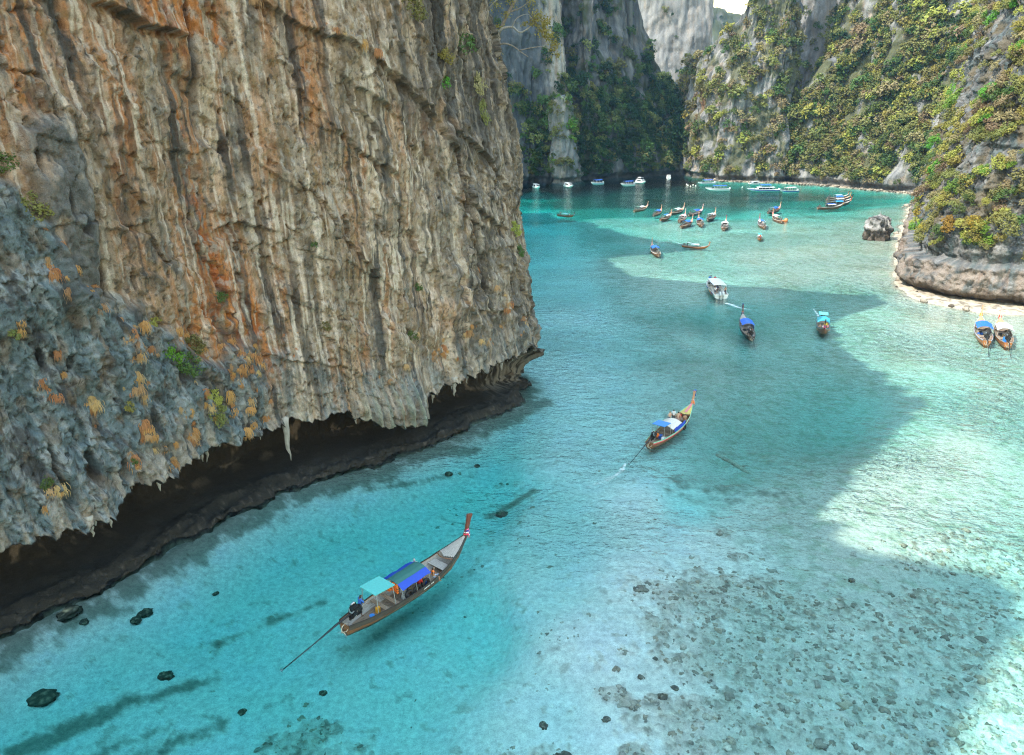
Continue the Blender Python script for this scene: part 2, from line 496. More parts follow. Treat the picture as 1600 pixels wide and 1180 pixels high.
def build_near_cliff():
    s = np.concatenate([np.arange(0, 76, 1.2), np.arange(76, 148, .095), np.arange(148, 160, .4), np.arange(160, 345, 2.0)])
    s = s[s < _S[-1]]
    ns = len(s)
    lip = line(LIP, s) + .55 * fbm(s / 1.1, s * 0 + 3.3, 3, 5) * sstep(60, 76, s) - .5 * np.maximum(0, noise2(s / .55, 9.1, 8)) ** 2
    # --- undercut, from the lip inwards and down to the rock shelf in the water
    under = [(0.0, 0.0), (-0.35, -0.12), (-1.2, 0.15), (-2.6, 0.3), (-4.2, -0.6), (-5.6, -1.8), (-6.4, -3.2)]
    shelf = [(-6.6, 1.5), (-5.6, .95), (-4.0, .70), (-2.4, .55), (-1.0, .40), (0.0, .20), (0.7, -.05), (1.0, -.6), (1.15, -1.4), (1.3, -4.0)]
    nu = 60
    tu = np.linspace(1, 0, nu)            # 1 = foot in the water, 0 = lip
    prof_o = np.array([p[0] for p in under] + [p[0] for p in shelf])
    kk = np.linspace(0, 1, len(prof_o))
    off_u = np.interp(tu, kk, prof_o)[None, :] * np.ones((ns, 1))
    zl = np.array([[max(1.55, l + dz) for _, dz in under] + [z for _, z in shelf] for l in lip])
    z_u = np.stack([np.interp(tu, kk, row) for row in zl])
    SU = s[:, None] * np.ones((1, nu))
    TU = tu[None, :] * np.ones((ns, 1))
    amp = sstep(0, .12, TU)
    narrow = 1 - .45 * sstep(134, 143, SU)
    off_u = off_u * narrow - (1.2 * sstep(124, 132, SU) + 2.2 * sstep(134, 141, SU)) * sstep(.35, .7, TU)
    off_u += amp * (.8 * fbm(SU / 5, TU * 4, 4, 21) + .35 * fbm(SU / 1.3, TU * 14, 3, 22))
    lump = sstep(.55, .75, TU)
    z_u += lump * (.5 * fbm(SU / 3.2 + off_u * .2, off_u / 1.7, 4, 23) + .25 * np.maximum(0, ridged(SU / 6 + off_u * .35, off_u / 1.2, 2, 24))) * sstep(1.0, .93, TU)
    off_u += lump * .8 * noise2(SU / 4.5, 2.2, 25)
    # --- the face above the lip
    h_f = np.concatenate([np.arange(0, 1, .0035)])
    nh = 395
    tt = np.linspace(0, 1, nh)
    Z = lip[:, None] + (52 - lip[:, None]) * tt[None, :]
    SS = s[:, None] * np.ones((1, nh))
    grey = sstep(1.2, -1.2, Z - line(GREY_TOP, s)[:, None] + 1.3 * fbm(SS / 2.6, Z / 2.2, 3, 31))
    left = sstep(108, 98, SS)
    right = sstep(121.5, 126.5, SS + 1.2 * fbm(SS / 3, Z / 9, 3, 33))
    crack_s = line([(h, sx) for h, sx in CRACK], Z)
    rc = sstep(-.25, .25, SS - crack_s - .25 * noise2(Z / 1.7, 4.0, 34))
    q = SS + .10 * fbm(SS / 4.5, Z / 14, 3, 35) + .03 * Z
    D = .9 * fbm(SS / 13, Z / 24, 3, 41)
    flute = ridged(q / 2.4, Z / 19, 2, 42)
    w1_ = .3 * fbm(SS / 2.2, Z / 2.2, 3, 250)
    sl, cr = slabs(SS / 3.4 + w1_ + .12 * Z, Z / 5.0 + w1_ + .18 * SS, 251)
    D += (.62 * sl - .10 * sstep(.05, 0, cr)) * (1 - .5 * grey)
    sl, cr = slabs(SS / 1.25 + w1_, Z / 1.9 + w1_ - .25 * SS, 252)
    D += (.20 * sl - .05 * sstep(.06, 0, cr)) * sstep(-.35, .3, noise2(SS / 6, Z / 6, 253) + .2 + .4 * right)
    D += .07 * np.maximum(0, noise2(SS / 9, Z / 11, 43)) * flute + .42 * np.abs(noise2(SS / 3.4 + .16 * Z, Z / 4.6 + .1 * SS, 245)) + .20 * np.abs(noise2(SS / 1.3 - .2 * Z, Z / 2.0 + .2 * SS, 246)) - .2 + .30 * fbm(SS / 4.2, Z / 4.8, 3, 241) + .13 * fbm(SS / 1.25, Z / 1.7, 3, 242)
    D += .02 * ridged(q / .75, Z / 8, 2, 44) * (1 - .5 * grey)
    D += .045 * fbm(q / .3, Z / 2.2, 2, 45)
    d1, d2, val = cells2(q / 2.3 + .22 * fbm(SS / 2, Z / 2, 2, 46), Z / 6.5 + .12 * SS, 47)
    D += (val - .5) * .14 * (1 - .6 * grey) - .10 * sstep(.05, .0, d2 - d1) * (val > .72)
    d1, d2, val = cells2(SS / 3.1 + .35 * fbm(SS / 3, Z / 3, 3, 243), Z / 4.2 + .5 * SS / 3.1, 244)
    D += (val - .5) * .5 - .1 * sstep(.04, .0, d2 - d1)
    d1, d2, val = cells2(SS / .9 + .25 * fbm(SS / 1.2, Z / 1.2, 2, 48), Z / 1.3 + .35 * SS, 49)
    D += ((val - .5) * .26 - .14 * sstep(.08, .0, d2 - d1)) * np.maximum(right * .9, .38)
    D += right * .30 * fbm(SS / 2.2, Z / 3.0, 4, 50) - .55 * rc
    qs = SS + .24 * Z
    rough = .14 * fbm(SS / .45, Z / .6, 3, 51, .6) - .45 * np.abs(noise2(qs / 1.9, Z / 5.5, 52)) - .30 * np.abs(noise2(qs / .8, Z / 2.4, 152)) + .45 * fbm(qs / 5, Z / 9, 2, 153) - .16 * np.abs(noise2(SS / .42, Z / .55, 154))
    D += grey * left * (1.5 + rough * 1.15) + grey * (1 - left) * (.35 + .3 * rough)
    D += .075 * fbm(SS / .55, Z / .9, 4, 53, .6)
    # pock marks
    d1, d2, val = cells2(SS / .55, Z / .8, 54)
    D -= .34 * sstep(.30, .06, d1) * (val > .62) * np.maximum(.35, grey)
    D -= 1.3 * np.exp(-((SS - crack_s) / .33) ** 2) * sstep(9, 16, Z)
    vc = np.interp(Z, [28, 36, 43, 60], [100.2, 100.5, 100.8, 101.2])
    vgroove = np.exp(-((SS - vc) / .24) ** 2) * sstep(32, 39, Z)
    D -= .9 * vgroove
    dark_st = np.zeros_like(D)
    for pts, a in LEDGES:
        lo, hi = pts[0][0], pts[-1][0]
        hl = line(pts, SS) + .25 * fbm(SS / 1.1, 7.7, 3, 61)
        fade = sstep(lo - .3, lo + .8, SS) * sstep(hi + .3, hi - .8, SS)
        up = Z - hl
        D += a * fade * sstep(-.1, .12, up) * np.exp(-np.maximum(up, 0) / 2.6)
        D -= a * .45 * fade * sstep(-1.1, -.1, up) * (up < .05)
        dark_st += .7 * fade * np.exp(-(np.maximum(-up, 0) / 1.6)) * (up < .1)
    col_d = sstep(86.3, 87.2, SS + .02 * (Z - 28) * 0) * sstep(90.6, 89.6, SS) * sstep(20.5, 22.5, Z) * sstep(35, 33, Z + .8 * noise2(SS / 1.1, Z / 2, 63))
    D += .85 * col_d
    hole_m = np.zeros_like(D)
    for (hs, hh, rs, rh, dp) in HOLES:
        g = gauss(SS + .1 * noise2(SS * 2, Z, 64), Z + .18 * noise2(SS * 3, Z * 1.3, 65), hs, hh, rs, rh)
        D -= dp * sstep(.25, .8, g)
        hole_m = np.maximum(hole_m, sstep(.35, .7, g))
    rr = np.random.default_rng(5)
    for k in range(80):
        hs, hh = rr.uniform(80, 139), rr.uniform(8, 44)
        D -= rr.uniform(.3, .7) * sstep(.3, .8, gauss(SS, Z, hs, hh, rr.uniform(.08, .2), rr.uniform(.1, .45)))
    # the fluted drape over the notch
    drape = sstep(111, 112.6, SS) * sstep(120.3, 119.3, SS) * sstep(9.5, 4.5, Z)
    D += drape * (1.2 + .28 * np.sin(q * 5.2 + 1.5 * noise2(SS / 2, Z / 3, 66)))
    D += .35 * np.exp(-np.maximum(Z - lip[:, None], 0) / .7) * (1 - drape)
    # the headland leans back towards its corner
    D -= sstep(124, 142, SS) * .165 * np.maximum(0, Z - 8) + .03 * np.maximum(0, Z - 12)
    D -= sstep(136, 144, SS) * .10 * np.maximum(0, 16 - Z) * .8
    fine = sstep(60, 78, SS)
    D = D * lerp(.5, 1, fine)
    edge_fade = np.exp(-((Z - lip[:, None]) / .25))
    off_u = off_u + D[:, :1] * (1 - sstep(0, .16, TU)) + (1 - (1 - sstep(0, .16, TU))) * .0
    # --- crest above the picture, and the back of the mass
    n = path_normal(s)
    base = path_xy(s)
    c_s = -base[:, 0] * SUN_TO[1] + base[:, 1] * SUN_TO[0]
    inset = 5.0 + 2.0 * sstep(140, 150, s)
    rid = base - n * inset[:, None]
    c_s = -rid[:, 0] * SUN_TO[1] + rid[:, 1] * SUN_TO[0]
    a_s = rid[:, 0] * SUN_TO[0] + rid[:, 1] * SUN_TO[1]
    crest = (np.interp(c_s, _ec, _ea) - a_s) * math.tan(rad(SUN_EL))
    crest = np.maximum(crest, 56) + 2.6 * fbm(s / 2.6, 1.7, 4, 71, .6)
    ups = np.array([.15, .35, .6, .82, 1.0])
    off_c = [D[:, -1]]; z_c = [Z[:, -1]]
    offs, zs = [], []
    for u in ups:
        offs.append(lerp(D[:, -1], -inset, u ** 1.2) + (1.2 * fbm(s / 6, u * 5, 3, 72)) * (u < 1)); zs.append(lerp(52, crest, u))
    offs += [-inset - 14, -inset - 30, -inset - 34]; zs += [crest - 4, crest - 22, crest * 0 - 4]
    OFF = np.concatenate([off_u, D[:, 1:], np.stack(offs, 1)], 1)
    ZZ = np.concatenate([z_u, Z[:, 1:], np.stack(zs, 1)], 1)
    V = np.empty((ns, OFF.shape[1], 3), np.float32)
    V[..., 0] = base[:, None, 0] + n[:, None, 0] * OFF
    V[..., 1] = base[:, None, 1] + n[:, None, 1] * OFF
    V[..., 2] = ZZ
    # --- pigments: cream and ochre drip streaks, rust, blue-grey crust, black algae
    st1 = fbm(q / 1.5, Z / 19, 5, 81, .58)
    st2 = fbm(q / .42, Z / 11, 3, 82)
    br = fbm(q / 5.5, Z / 26, 3, 83)
    mot = fbm(SS / 1.4, Z / 1.9, 4, 84)
    reg = sstep(-.2, .45, noise2(SS / 8, Z / 7, 180) + .4 * noise2(SS / 3, Z / 4, 181))      # where drip streaks show
    c = np.ones(SS.shape + (3,), np.float32) * np.array((.335, .24, .17), np.float32)
    plain = mixc(np.ones_like(c) * np.array((.36, .295, .225), np.float32), (.24, .17, .105), sstep(-.2, .4, mot))
    c = mixc(c, (.60, .47, .355), sstep(.0, .5, st1 + .35 * st2))
    c = mixc(c, (.35, .20, .105), sstep(-.05, .5, br + .4 * st2) * .6)
    c = mixc(c, (.16, .145, .13), sstep(.08, .5, -st1 + .45 * mot - .15) * .85)
    c = mixc(c, (.44, .185, .065), sstep(.15, .5, fbm(q / .8, Z / 24, 3, 85) + .25 * br) * .5 * (1 - right))
    c = c + (plain - c) * ((1 - reg) * .72)[..., None]
    org = sum(a * gauss(SS + .6 * st1, Z + 2.0 * mot, s0, h0, rs, rh) for s0, h0, rs, rh, a in
              [(100.4, 20.5, 2.5, 6.0, 1.5), (101.5, 16.0, 2.6, 2.8, 1.2), (98.9, 29, 1.1, 9, 1.0), (99.3, 41.8, 3.4, 2.4, 1.5), (94, 34, 1.2, 6, .7), (89, 40, 4, 4, .6), (96.0, 18, 1.8, 3.5, .55), (87, 37, 3.2, 7, .5), (97.0, 14.6, 2.2, 2.0, .5),
               (104.2, 12.6, 1.0, 3.0, .8), (110, 37, 1.1, 5, .55), (105.5, 31, 1.2, 8, .4), (124.5, 13.5, 2.2, 2.4, .45), (127.6, 31, .5, 9, .5), (103, 42, 1.0, 3, .5), (93, 27, .8, 7, .4)])
    c = mixc(c, (.46, .175, .05), np.clip(org * 1.2, 0, 1) * sstep(-.7, .25, st2 + st1))
    c = mixc(c, (.36, .105, .03), np.clip(org - .5, 0, 1) * sstep(-.2, .45, mot + .4 * st2))
    c = mixc(c, (.66, .53, .43), sstep(.34, .62, fbm(q / .55, Z / 30, 3, 86)) * .8 * (1 - .6 * right))
    c = mixc(c, (.13, .12, .108), right * sstep(-.55, .35, .6 * mot - .5 * st1 + .1) * .75)
    c = mixc(c, (.36, .31, .26), right * sstep(.15, .5, fbm(q / .9, Z / 10, 3, 87)) * .55)
    c = mixc(c, (.27, .175, .075), sstep(.25, .6, fbm(SS / .6, Z / .9, 4, 182) + .3 * mot) * .55)
    c = mixc(c, (.50, .45, .40), sstep(.3, .6, fbm(SS / .5, Z / 1.0, 4, 183)) * .5)
    c = mixc(c, (.07, .065, .055), sstep(.48, .66, fbm(SS / .32, Z / .42, 3, 184) + .25 * noise2(SS / 2.5, Z / 3, 185)) * .75)
    topdark = sstep(117, 121, SS) * sstep(26, 38, Z) + sstep(.2, .5, noise2(q / 3.1, Z / 40, 88)) * sstep(34, 42, Z)
    c = mixc(c, (.085, .08, .076), np.clip(topdark, 0, 1) * sstep(-.45, .3, -st1 + .15) * .8)
    blk = (.45 + .55 * reg) * sstep(.20, .50, fbm(q / 1.1, Z / 24, 4, 89, .6) + .55 * noise2(q / 5, Z / 12, 90) - .05)
    c = mixc(c, (.05, .047, .044), blk * .85)
    c = mixc(c, (.10, .095, .085), sstep(.15, .55, fbm(q / 3.2, Z / 15, 3, 188) + .35 * noise2(SS / 12, Z / 12, 189)) * sstep(-.4, .4, st2 + mot) * .7)
    c = mixc(c, (.66, .56, .46), sstep(.30, .5, fbm(q / .7, Z / 16, 4, 190, .6)) * sstep(-.2, .5, noise2(SS / 6, Z / 9, 191) + .2) * .75 * (1 - .5 * right))
    g_c = np.ones_like(c) * np.array((.135, .185, .205), np.float32)
    g_c = mixc(g_c, (.06, .07, .078), sstep(.0, .5, fbm(qs / 1.5, Z / 5, 5, 91, .6)))
    g_c = mixc(g_c, (.32, .345, .355), sstep(.1, .5, fbm(qs / .9, Z / 3.2, 5, 92, .6)) * .75)
    g_c = mixc(g_c, (.20, .145, .095), sstep(.2, .6, fbm(SS / 1.2, Z / 2.4, 4, 93)) * .6)
    g_c = mixc(g_c, (.025, .03, .03), sstep(.42, .6, fbm(SS / .3, Z / .36, 3, 186) + .3 * noise2(SS / 1.5, Z / 2.5, 187)) * .8)
    wg = grey * lerp(.5, .93, left) * lerp(sstep(-.45, .25, -st1 + .1), 1, left)
    c = c * (1 - wg[..., None]) + g_c * wg[..., None]
    c = mixc(c, (.115, .125, .13), col_d * .85 * sstep(-.7, .1, mot + .3))
    low = sstep(4.5, .5, Z - lip[:, None]) * sstep(-.1, .4, fbm(q / .7, Z / 20, 3, 94))
    c = mixc(c, (.43, .36, .29), low * .7)
    c = mixc(c, (.20, .26, .20), drape * sstep(.1, .5, np.sin(q * 5.2) + .5 * st2) * .45)
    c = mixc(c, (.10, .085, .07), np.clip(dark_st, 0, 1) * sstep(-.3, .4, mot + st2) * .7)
    c = mixc(c, (.12, .10, .085), (1 - np.clip(1.6 * np.abs(SS - crack_s), 0, 1)) * sstep(9, 16, Z) * .7)
    c = mixc(c, (.07, .06, .055), vgroove * .8)
    c *= (.88 + .13 * fbm(SS / .35, Z / .5, 3, 95))[..., None]
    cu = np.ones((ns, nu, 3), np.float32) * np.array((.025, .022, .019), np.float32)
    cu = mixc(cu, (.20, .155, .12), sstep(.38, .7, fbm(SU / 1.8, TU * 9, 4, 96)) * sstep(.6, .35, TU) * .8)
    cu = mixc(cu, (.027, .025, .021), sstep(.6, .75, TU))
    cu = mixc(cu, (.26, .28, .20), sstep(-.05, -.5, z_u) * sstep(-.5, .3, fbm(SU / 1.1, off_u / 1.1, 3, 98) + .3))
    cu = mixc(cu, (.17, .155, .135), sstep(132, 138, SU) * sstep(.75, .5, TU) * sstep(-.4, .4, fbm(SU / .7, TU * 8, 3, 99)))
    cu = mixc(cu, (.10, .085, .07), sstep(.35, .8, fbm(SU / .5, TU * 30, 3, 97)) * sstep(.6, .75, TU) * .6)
    nc = len(offs)
    cc = np.ones((ns, nc, 3), np.float32) * np.array((.25, .24, .22), np.float32)
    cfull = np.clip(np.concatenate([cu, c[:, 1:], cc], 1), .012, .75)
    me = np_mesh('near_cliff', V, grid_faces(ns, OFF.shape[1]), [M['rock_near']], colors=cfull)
    o = link('cliff', me)
    tag(o, 'towering orange and grey limestone cliff filling the left half', kind='structure')
    return o, s, V, nu


near_cliff, NS, NV, NU = build_near_cliff()


def near_at(sx, hz):
    """point and outward normal of the near cliff's face at path length sx and height hz"""
    i = int(np.clip(np.searchsorted(NS, sx), 2, len(NS) - 3))
    colz = NV[i, NU:, 2]
    j = NU + int(np.clip(np.argmin(np.abs(colz[:390] - hz)), 2, 388))
    p = Vector(NV[i, j].tolist())
    nn = path_normal(np.array([NS[i]]))[0]
    return p, Vector((float(nn[0]), float(nn[1]), 0))


def stalactite_mesh(L, r, seed):
    rr = random.Random(seed)
    pts, rs = [], []
    for k in range(8):
        t = k / 7
        pts.append((rr.uniform(-.05, .05) * L * t, rr.uniform(-.05, .05) * L * t, .35 - (L + .35) * t))
        rs.append(max(.03, r * (1 - t) ** .75 * rr.uniform(.75, 1.2)))
    m = MB().tube(pts, rs, 8)
    for q in range(2):
        x0 = rr.uniform(-.8, .8) * r
        l2 = L * rr.uniform(.3, .6)
        m.tube([(x0, .1, .4), (x0 * 1.2, .1, -l2 * .5), (x0 * 1.15, .1, -l2)], [r * .5, r * .3, .02], 6)
    return m


M['stalactite'] = paint('stalactite_rock', (.30, .28, .25), .85, .35, 3.0, bump=.8, stretch=(1, 1, .3))
for k, (sx, L, r) in enumerate([(104.4, 4.3, .42), (95.7, 1.5, .32), (96.6, 2.0, .3), (93.0, 1.3, .22), (86.1, 1.3, .3), (88.9, 1.0, .25), (90.3, 1.0, .25), (97.5, .8, .2), (99.2, .7, .2),
                                (111.7, 1.0, .3), (121.4, 1.4, .25), (123.2, 1.8, .28), (124.3, 2.0, .4), (126.4, 1.3, .25), (129.8, .9, .25), (132.4, 1.6, .35), (134.5, 1.2, .3), (136.3, 1.7, .4),
                                (101.2, 1.0, .2), (107.2, .8, .2), (82.4, 1.1, .3), (84.6, 1.4, .35)]):
    i = int(np.searchsorted(NS, sx))
    p = Vector(NV[i, NU, :].tolist())
    nn = path_normal(np.array([sx]))[0]
    inn = -.25 if k == 0 else -.5 - .4 * (k % 3)
    st = stalactite_mesh(L, r, k).build('stalactite', M['stalactite'], near_cliff, True)
    st.location = p + Vector((nn[0] * inn, nn[1] * inn, .15))
    if k == 0: st['label'] = 'long grey stalactite hanging in front of the dark notch'
# ------------------------------------------------------------------ the cliffs round the lagoon
class Wall:
    """a cliff: stations (x, y, setback at 30 m, at 60 m, at 100 m, crest height) along its foot, seen from its right-hand side"""
    def __init__(self, name, label, st, ds, dz, seed, amp=2.2, flute=.8, fl=4.5, foot=2.5, zfoot=-3, block=.5, band=None, paint=None, smooth_n=20, bmat='rock_far', depth=25):
        st = np.array(st, float)
        P = catmull(st, smooth_n)
        L = np.concatenate([[0], np.cumsum(np.linalg.norm(np.diff(P[:, :2], axis=0), axis=1))])
        s = np.arange(0, L[-1], ds)
        A = np.stack([np.interp(s, L, P[:, k]) for k in range(6)], 1)
        d = np.gradient(A[:, :2], axis=0)
        ker = np.ones(9) / 9
        d = np.stack([np.convolve(np.pad(d[:, k], 4, mode='edge'), ker, 'valid') for k in range(2)], 1)
        d /= np.linalg.norm(d, axis=1, keepdims=True)
        n = np.stack([d[:, 1], -d[:, 0]], 1)
        zmax = A[:, 5].max()
        nz = int(zmax / dz)
        t = np.linspace(0, 1, nz)
        top = A[:, 5] + .9 * amp * fbm(s / 9, s * 0 + seed, 4, seed + 1)
        Z = zfoot + (top[:, None] - zfoot) * t[None, :]
        S = s[:, None] * np.ones_like(Z)
        set_ = np.empty_like(Z)
        for i in range(len(s)):
            set_[i] = np.interp(Z[i], [-5, 2, 30, 60, 100, 200], [0, 0, A[i, 2], A[i, 3], A[i, 4], A[i, 4] * 1.8])
        q = S + .5 * fbm(S / 8, Z / 14, 3, seed + 2)
        D = amp * fbm(S / 16, Z / 34, 4, seed + 3) + amp * .45 * fbm(S / 7, Z / 9, 3, seed + 4)
        D += flute * ridged(q / fl, Z / (fl * 7), 3, seed + 5) + flute * .25 * fbm(q / (fl * .3), Z / fl, 3, seed + 6)
        d1, d2, val = cells2(q / (fl * .8) + .2 * fbm(S / 3, Z / 3, 2, seed + 7), Z / (fl * 2.2), seed + 8)
        D += block * ((val - .5) * 1.2 - .5 * sstep(.1, 0, d2 - d1))
        if foot:                                                # tidal notch
            D -= foot * sstep(3.6, 1.6, Z + .8 * noise2(S / 4, 1.3, seed + 9)) * sstep(-1.5, .6, Z)
        if band: D += band(S, Z)
        OFF = D - set_
        base = A[:, :2]
        w3 = 3 * fbm(s / 7, s * 0 + 2.2, 3, seed + 21)
        offs = [OFF[:, -1] - 6, OFF[:, -1] - depth * .6 + w3, OFF[:, -1] - depth, OFF[:, -1] - depth - min(18, depth * .6)]
        zs = [top + 1.5, top - 6 + w3, top * .7 - w3, np.full_like(top, zfoot)]
        OFF = np.concatenate([OFF, np.stack(offs, 1)], 1)
        ZZ = np.concatenate([Z, np.stack(zs, 1)], 1)
        V = np.empty(OFF.shape + (3,), np.float32)
        V[..., 0] = base[:, None, 0] + n[:, None, 0] * OFF
        V[..., 1] = base[:, None, 1] + n[:, None, 1] * OFF
        V[..., 2] = ZZ
        mot = fbm(S / 5, Z / 9, 4, seed + 11)
        st_ = fbm(q / (fl * .45), Z / (fl * 6), 4, seed + 12)
        c = np.ones(Z.shape + (3,), np.float32) * np.array((.215, .215, .215), np.float32)
        c = mixc(c, (.105, .11, .118), sstep(-.1, .5, st_) * .8)
        c = mixc(c, (.36, .345, .32), sstep(.1, .6, -st_ + .3 * mot) * .7)
        c = mixc(c, (.34, .25, .17), sstep(.35, .75, mot) * .5)
        c = mixc(c, (.10, .095, .085), sstep(3.4, 2.0, Z + .5 * mot) * .8)
        if paint: c = paint(S, Z, c, mot, st_)
        c = np.concatenate([c, np.repeat(c[:, -1:], 4, 1)], 1)
        me = np_mesh(name, V, grid_faces(*OFF.shape), [M[bmat]], colors=np.clip(c, .02, .7))
        self.obj = tag(link('cliff', me), label, kind='structure')
        self.V, self.S, self.Z, self.nz = V, S, Z, nz
        # normals for planting
        du = np.gradient(V[:, :nz], axis=0); dv = np.gradient(V[:, :nz], axis=1)
        nn = np.cross(du, dv); nn /= np.maximum(1e-6, np.linalg.norm(nn, axis=-1, keepdims=True))
        if (nn[..., :2] * n[:, None, :]).sum() < 0: nn = -nn
        self.N = nn


def soil(S, Z, c, m, col=(.115, .115, .05)):
    return mixc(c, col, m)


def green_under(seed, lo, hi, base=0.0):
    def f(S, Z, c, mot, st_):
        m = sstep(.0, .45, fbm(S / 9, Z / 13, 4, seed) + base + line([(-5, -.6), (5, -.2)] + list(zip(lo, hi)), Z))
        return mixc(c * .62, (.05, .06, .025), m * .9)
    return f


def paint_pale(S, Z, c, mot, st_):
    m = sstep(-.5, .4, st_ + .5)
    return mixc(mixc(c, (.28, .275, .265), m * .6), (.34, .26, .19), sstep(.2, .6, fbm(S / 3, Z / 22, 3, 140)) * .35)


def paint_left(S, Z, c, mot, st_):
    c = mixc(c * .75, (.065, .075, .085), sstep(-.7, .2, mot + .3) * .85)  # the wall's bluish shade is put into its rock colour
    rib = sstep(121, 130, S + .06 * Z) * sstep(150, 143, S)
    c = mixc(c, (.40, .37, .33), rib * sstep(-.4, .3, st_ + .35) * .85)
    return mixc(c, (.40, .28, .19), rib * sstep(.1, .5, fbm(S / 1.8, Z / 22, 3, 140)) * .6)


def paint_mid(S, Z, c, mot, st_):
    m = sstep(-.05, .4, fbm(S / 9, Z / 13, 4, 141) + .1)
    c = mixc(c, (.085, .09, .035), m * .8)
    return mixc(c, (.36, .16, .09), gauss(S, Z, 48, 42, 2.5, 5) * .7)


def paint_slope(S, Z, c, mot, st_):
    m = sstep(-.35, .25, fbm(S / 9, Z / 13, 4, 142)) * sstep(3, 9, Z)
    return mixc(c, (.075, .08, .03), m * .9)


WALL = {}
# far left: shaded wall whose right edge is a pale streaked rib
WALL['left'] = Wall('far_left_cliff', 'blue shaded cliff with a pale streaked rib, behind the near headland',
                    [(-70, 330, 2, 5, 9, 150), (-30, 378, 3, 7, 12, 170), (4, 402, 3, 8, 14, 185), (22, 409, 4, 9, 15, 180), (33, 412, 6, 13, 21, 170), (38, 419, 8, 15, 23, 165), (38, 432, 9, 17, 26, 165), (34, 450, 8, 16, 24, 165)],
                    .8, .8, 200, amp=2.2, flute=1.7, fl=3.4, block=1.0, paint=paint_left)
WALL['pinnacle'] = Wall('rock_pinnacle', 'slim pale rock pinnacle with a green top standing at the lagoon edge',
                        [(19, 411, .5, 1, 2, 36), (20.5, 404, .6, 2, 3, 40), (25, 399.5, .8, 2, 3, 43), (30, 400, .8, 2, 3, 42), (33.5, 405, 1.2, 3, 4, 36), (34, 412, 2, 3, 4, 30)],
                        .5, .5, 230, amp=2.0, flute=1.0, fl=2.6, paint=paint_pale, depth=4)
WALL['centre'] = Wall('central_cliff', 'dark rounded mass in the centre of the far shore, forested below and bare above',
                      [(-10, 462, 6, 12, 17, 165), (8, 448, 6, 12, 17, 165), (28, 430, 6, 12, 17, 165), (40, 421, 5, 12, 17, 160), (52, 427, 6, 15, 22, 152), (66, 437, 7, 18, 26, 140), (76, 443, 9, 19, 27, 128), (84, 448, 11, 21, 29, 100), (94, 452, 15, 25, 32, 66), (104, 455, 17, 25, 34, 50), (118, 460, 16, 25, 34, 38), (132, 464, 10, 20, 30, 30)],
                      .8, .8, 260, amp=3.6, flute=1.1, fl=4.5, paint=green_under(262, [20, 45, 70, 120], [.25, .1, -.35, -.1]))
WALL['back'] = Wall('back_cliff', 'pale hazy cliff face farthest back beneath the gap of sky',
                    [(62, 585, 1, 3, 6, 170), (87, 562, 1, 3, 6, 170), (117, 556, 1, 3, 6, 170), (137, 559, 1, 3, 5, 165), (143, 566, 1, 3, 4, 158), (144, 585, 1, 3, 5, 150), (141, 610, 1, 3, 5, 150)],
                    1.2, 1.2, 300, amp=1.6, flute=.9, fl=6, foot=0, paint=paint_pale)
WALL['mid'] = Wall('right_middle_cliff', 'sunlit grey buttress with a shaded right side, right of the dark central mass',
                   [(100, 492, 2, 4, 7, 62), (103, 465, 2, 5, 8, 66), (107, 440, 2, 6, 10, 73), (113, 421, 3, 8, 14, 85), (119, 415, 3, 8, 14, 112), (127, 410, 4, 9, 14, 135), (141, 405, 4, 8, 13, 150), (150, 409, 3, 8, 13, 150), (158, 422, 4, 8, 13, 146), (166, 440, 4, 8, 13, 140)],
                   .75, .75, 330, amp=3.2, flute=1.1, fl=3.2, paint=paint_mid, depth=11)
WALL['hill'] = Wall('forested_spur', 'steep pointed spur covered in trees in front of the right wall',
                    [(147, 428, 4, 8, 12, 40), (147, 408, 7, 12, 16, 46), (152, 397, 10, 19, 26, 56), (159, 391, 12, 24, 30, 64), (168, 389, 12, 22, 30, 58), (176, 394, 9, 18, 26, 46), (182, 402, 9, 18, 26, 40)],
                    .75, .75, 360, amp=2.4, flute=.8, fl=4, paint=paint_slope)
WALL['right'] = Wall('right_wall', 'long sunlit wall overgrown with trees along the right shore',
                     [(160, 436, 6, 11, 18, 150), (162, 408, 8, 15, 24, 155), (164, 389, 10, 19, 31, 160), (171, 371, 12, 23, 38, 160), (181, 355, 12, 24, 42, 165), (190, 338, 11, 22, 40, 165), (194, 318, 10, 20, 36, 165), (190, 296, 8, 18, 34, 160), (186, 275, 8, 17, 30, 160)],
                     .75, .75, 390, amp=3.8, flute=1.0, fl=4.5, paint=paint_slope)
WALL['gap'] = Wall('distant_hill', 'faint blue hill in the gap of sky', [(120, 930, 20, 40, 70, 120), (200, 900, 20, 40, 70, 158), (260, 900, 20, 40, 70, 166), (330, 930, 20, 40, 70, 150)],
                   4, 4, 420, amp=5, flute=1, fl=12, foot=0, paint=green_under(421, [50, 100], [.6, .6]), depth=60)
WALL['gully'] = Wall('gully_cliff', 'pale fluted cliff high in the gully between the two right walls', [(140, 470, 2, 4, 7, 150), (160, 458, 2, 4, 7, 160), (180, 452, 2, 4, 7, 165), (205, 450, 2, 4, 7, 165)],
                     1.0, 1.0, 440, amp=2, flute=1.0, fl=4, foot=0, paint=paint_pale)


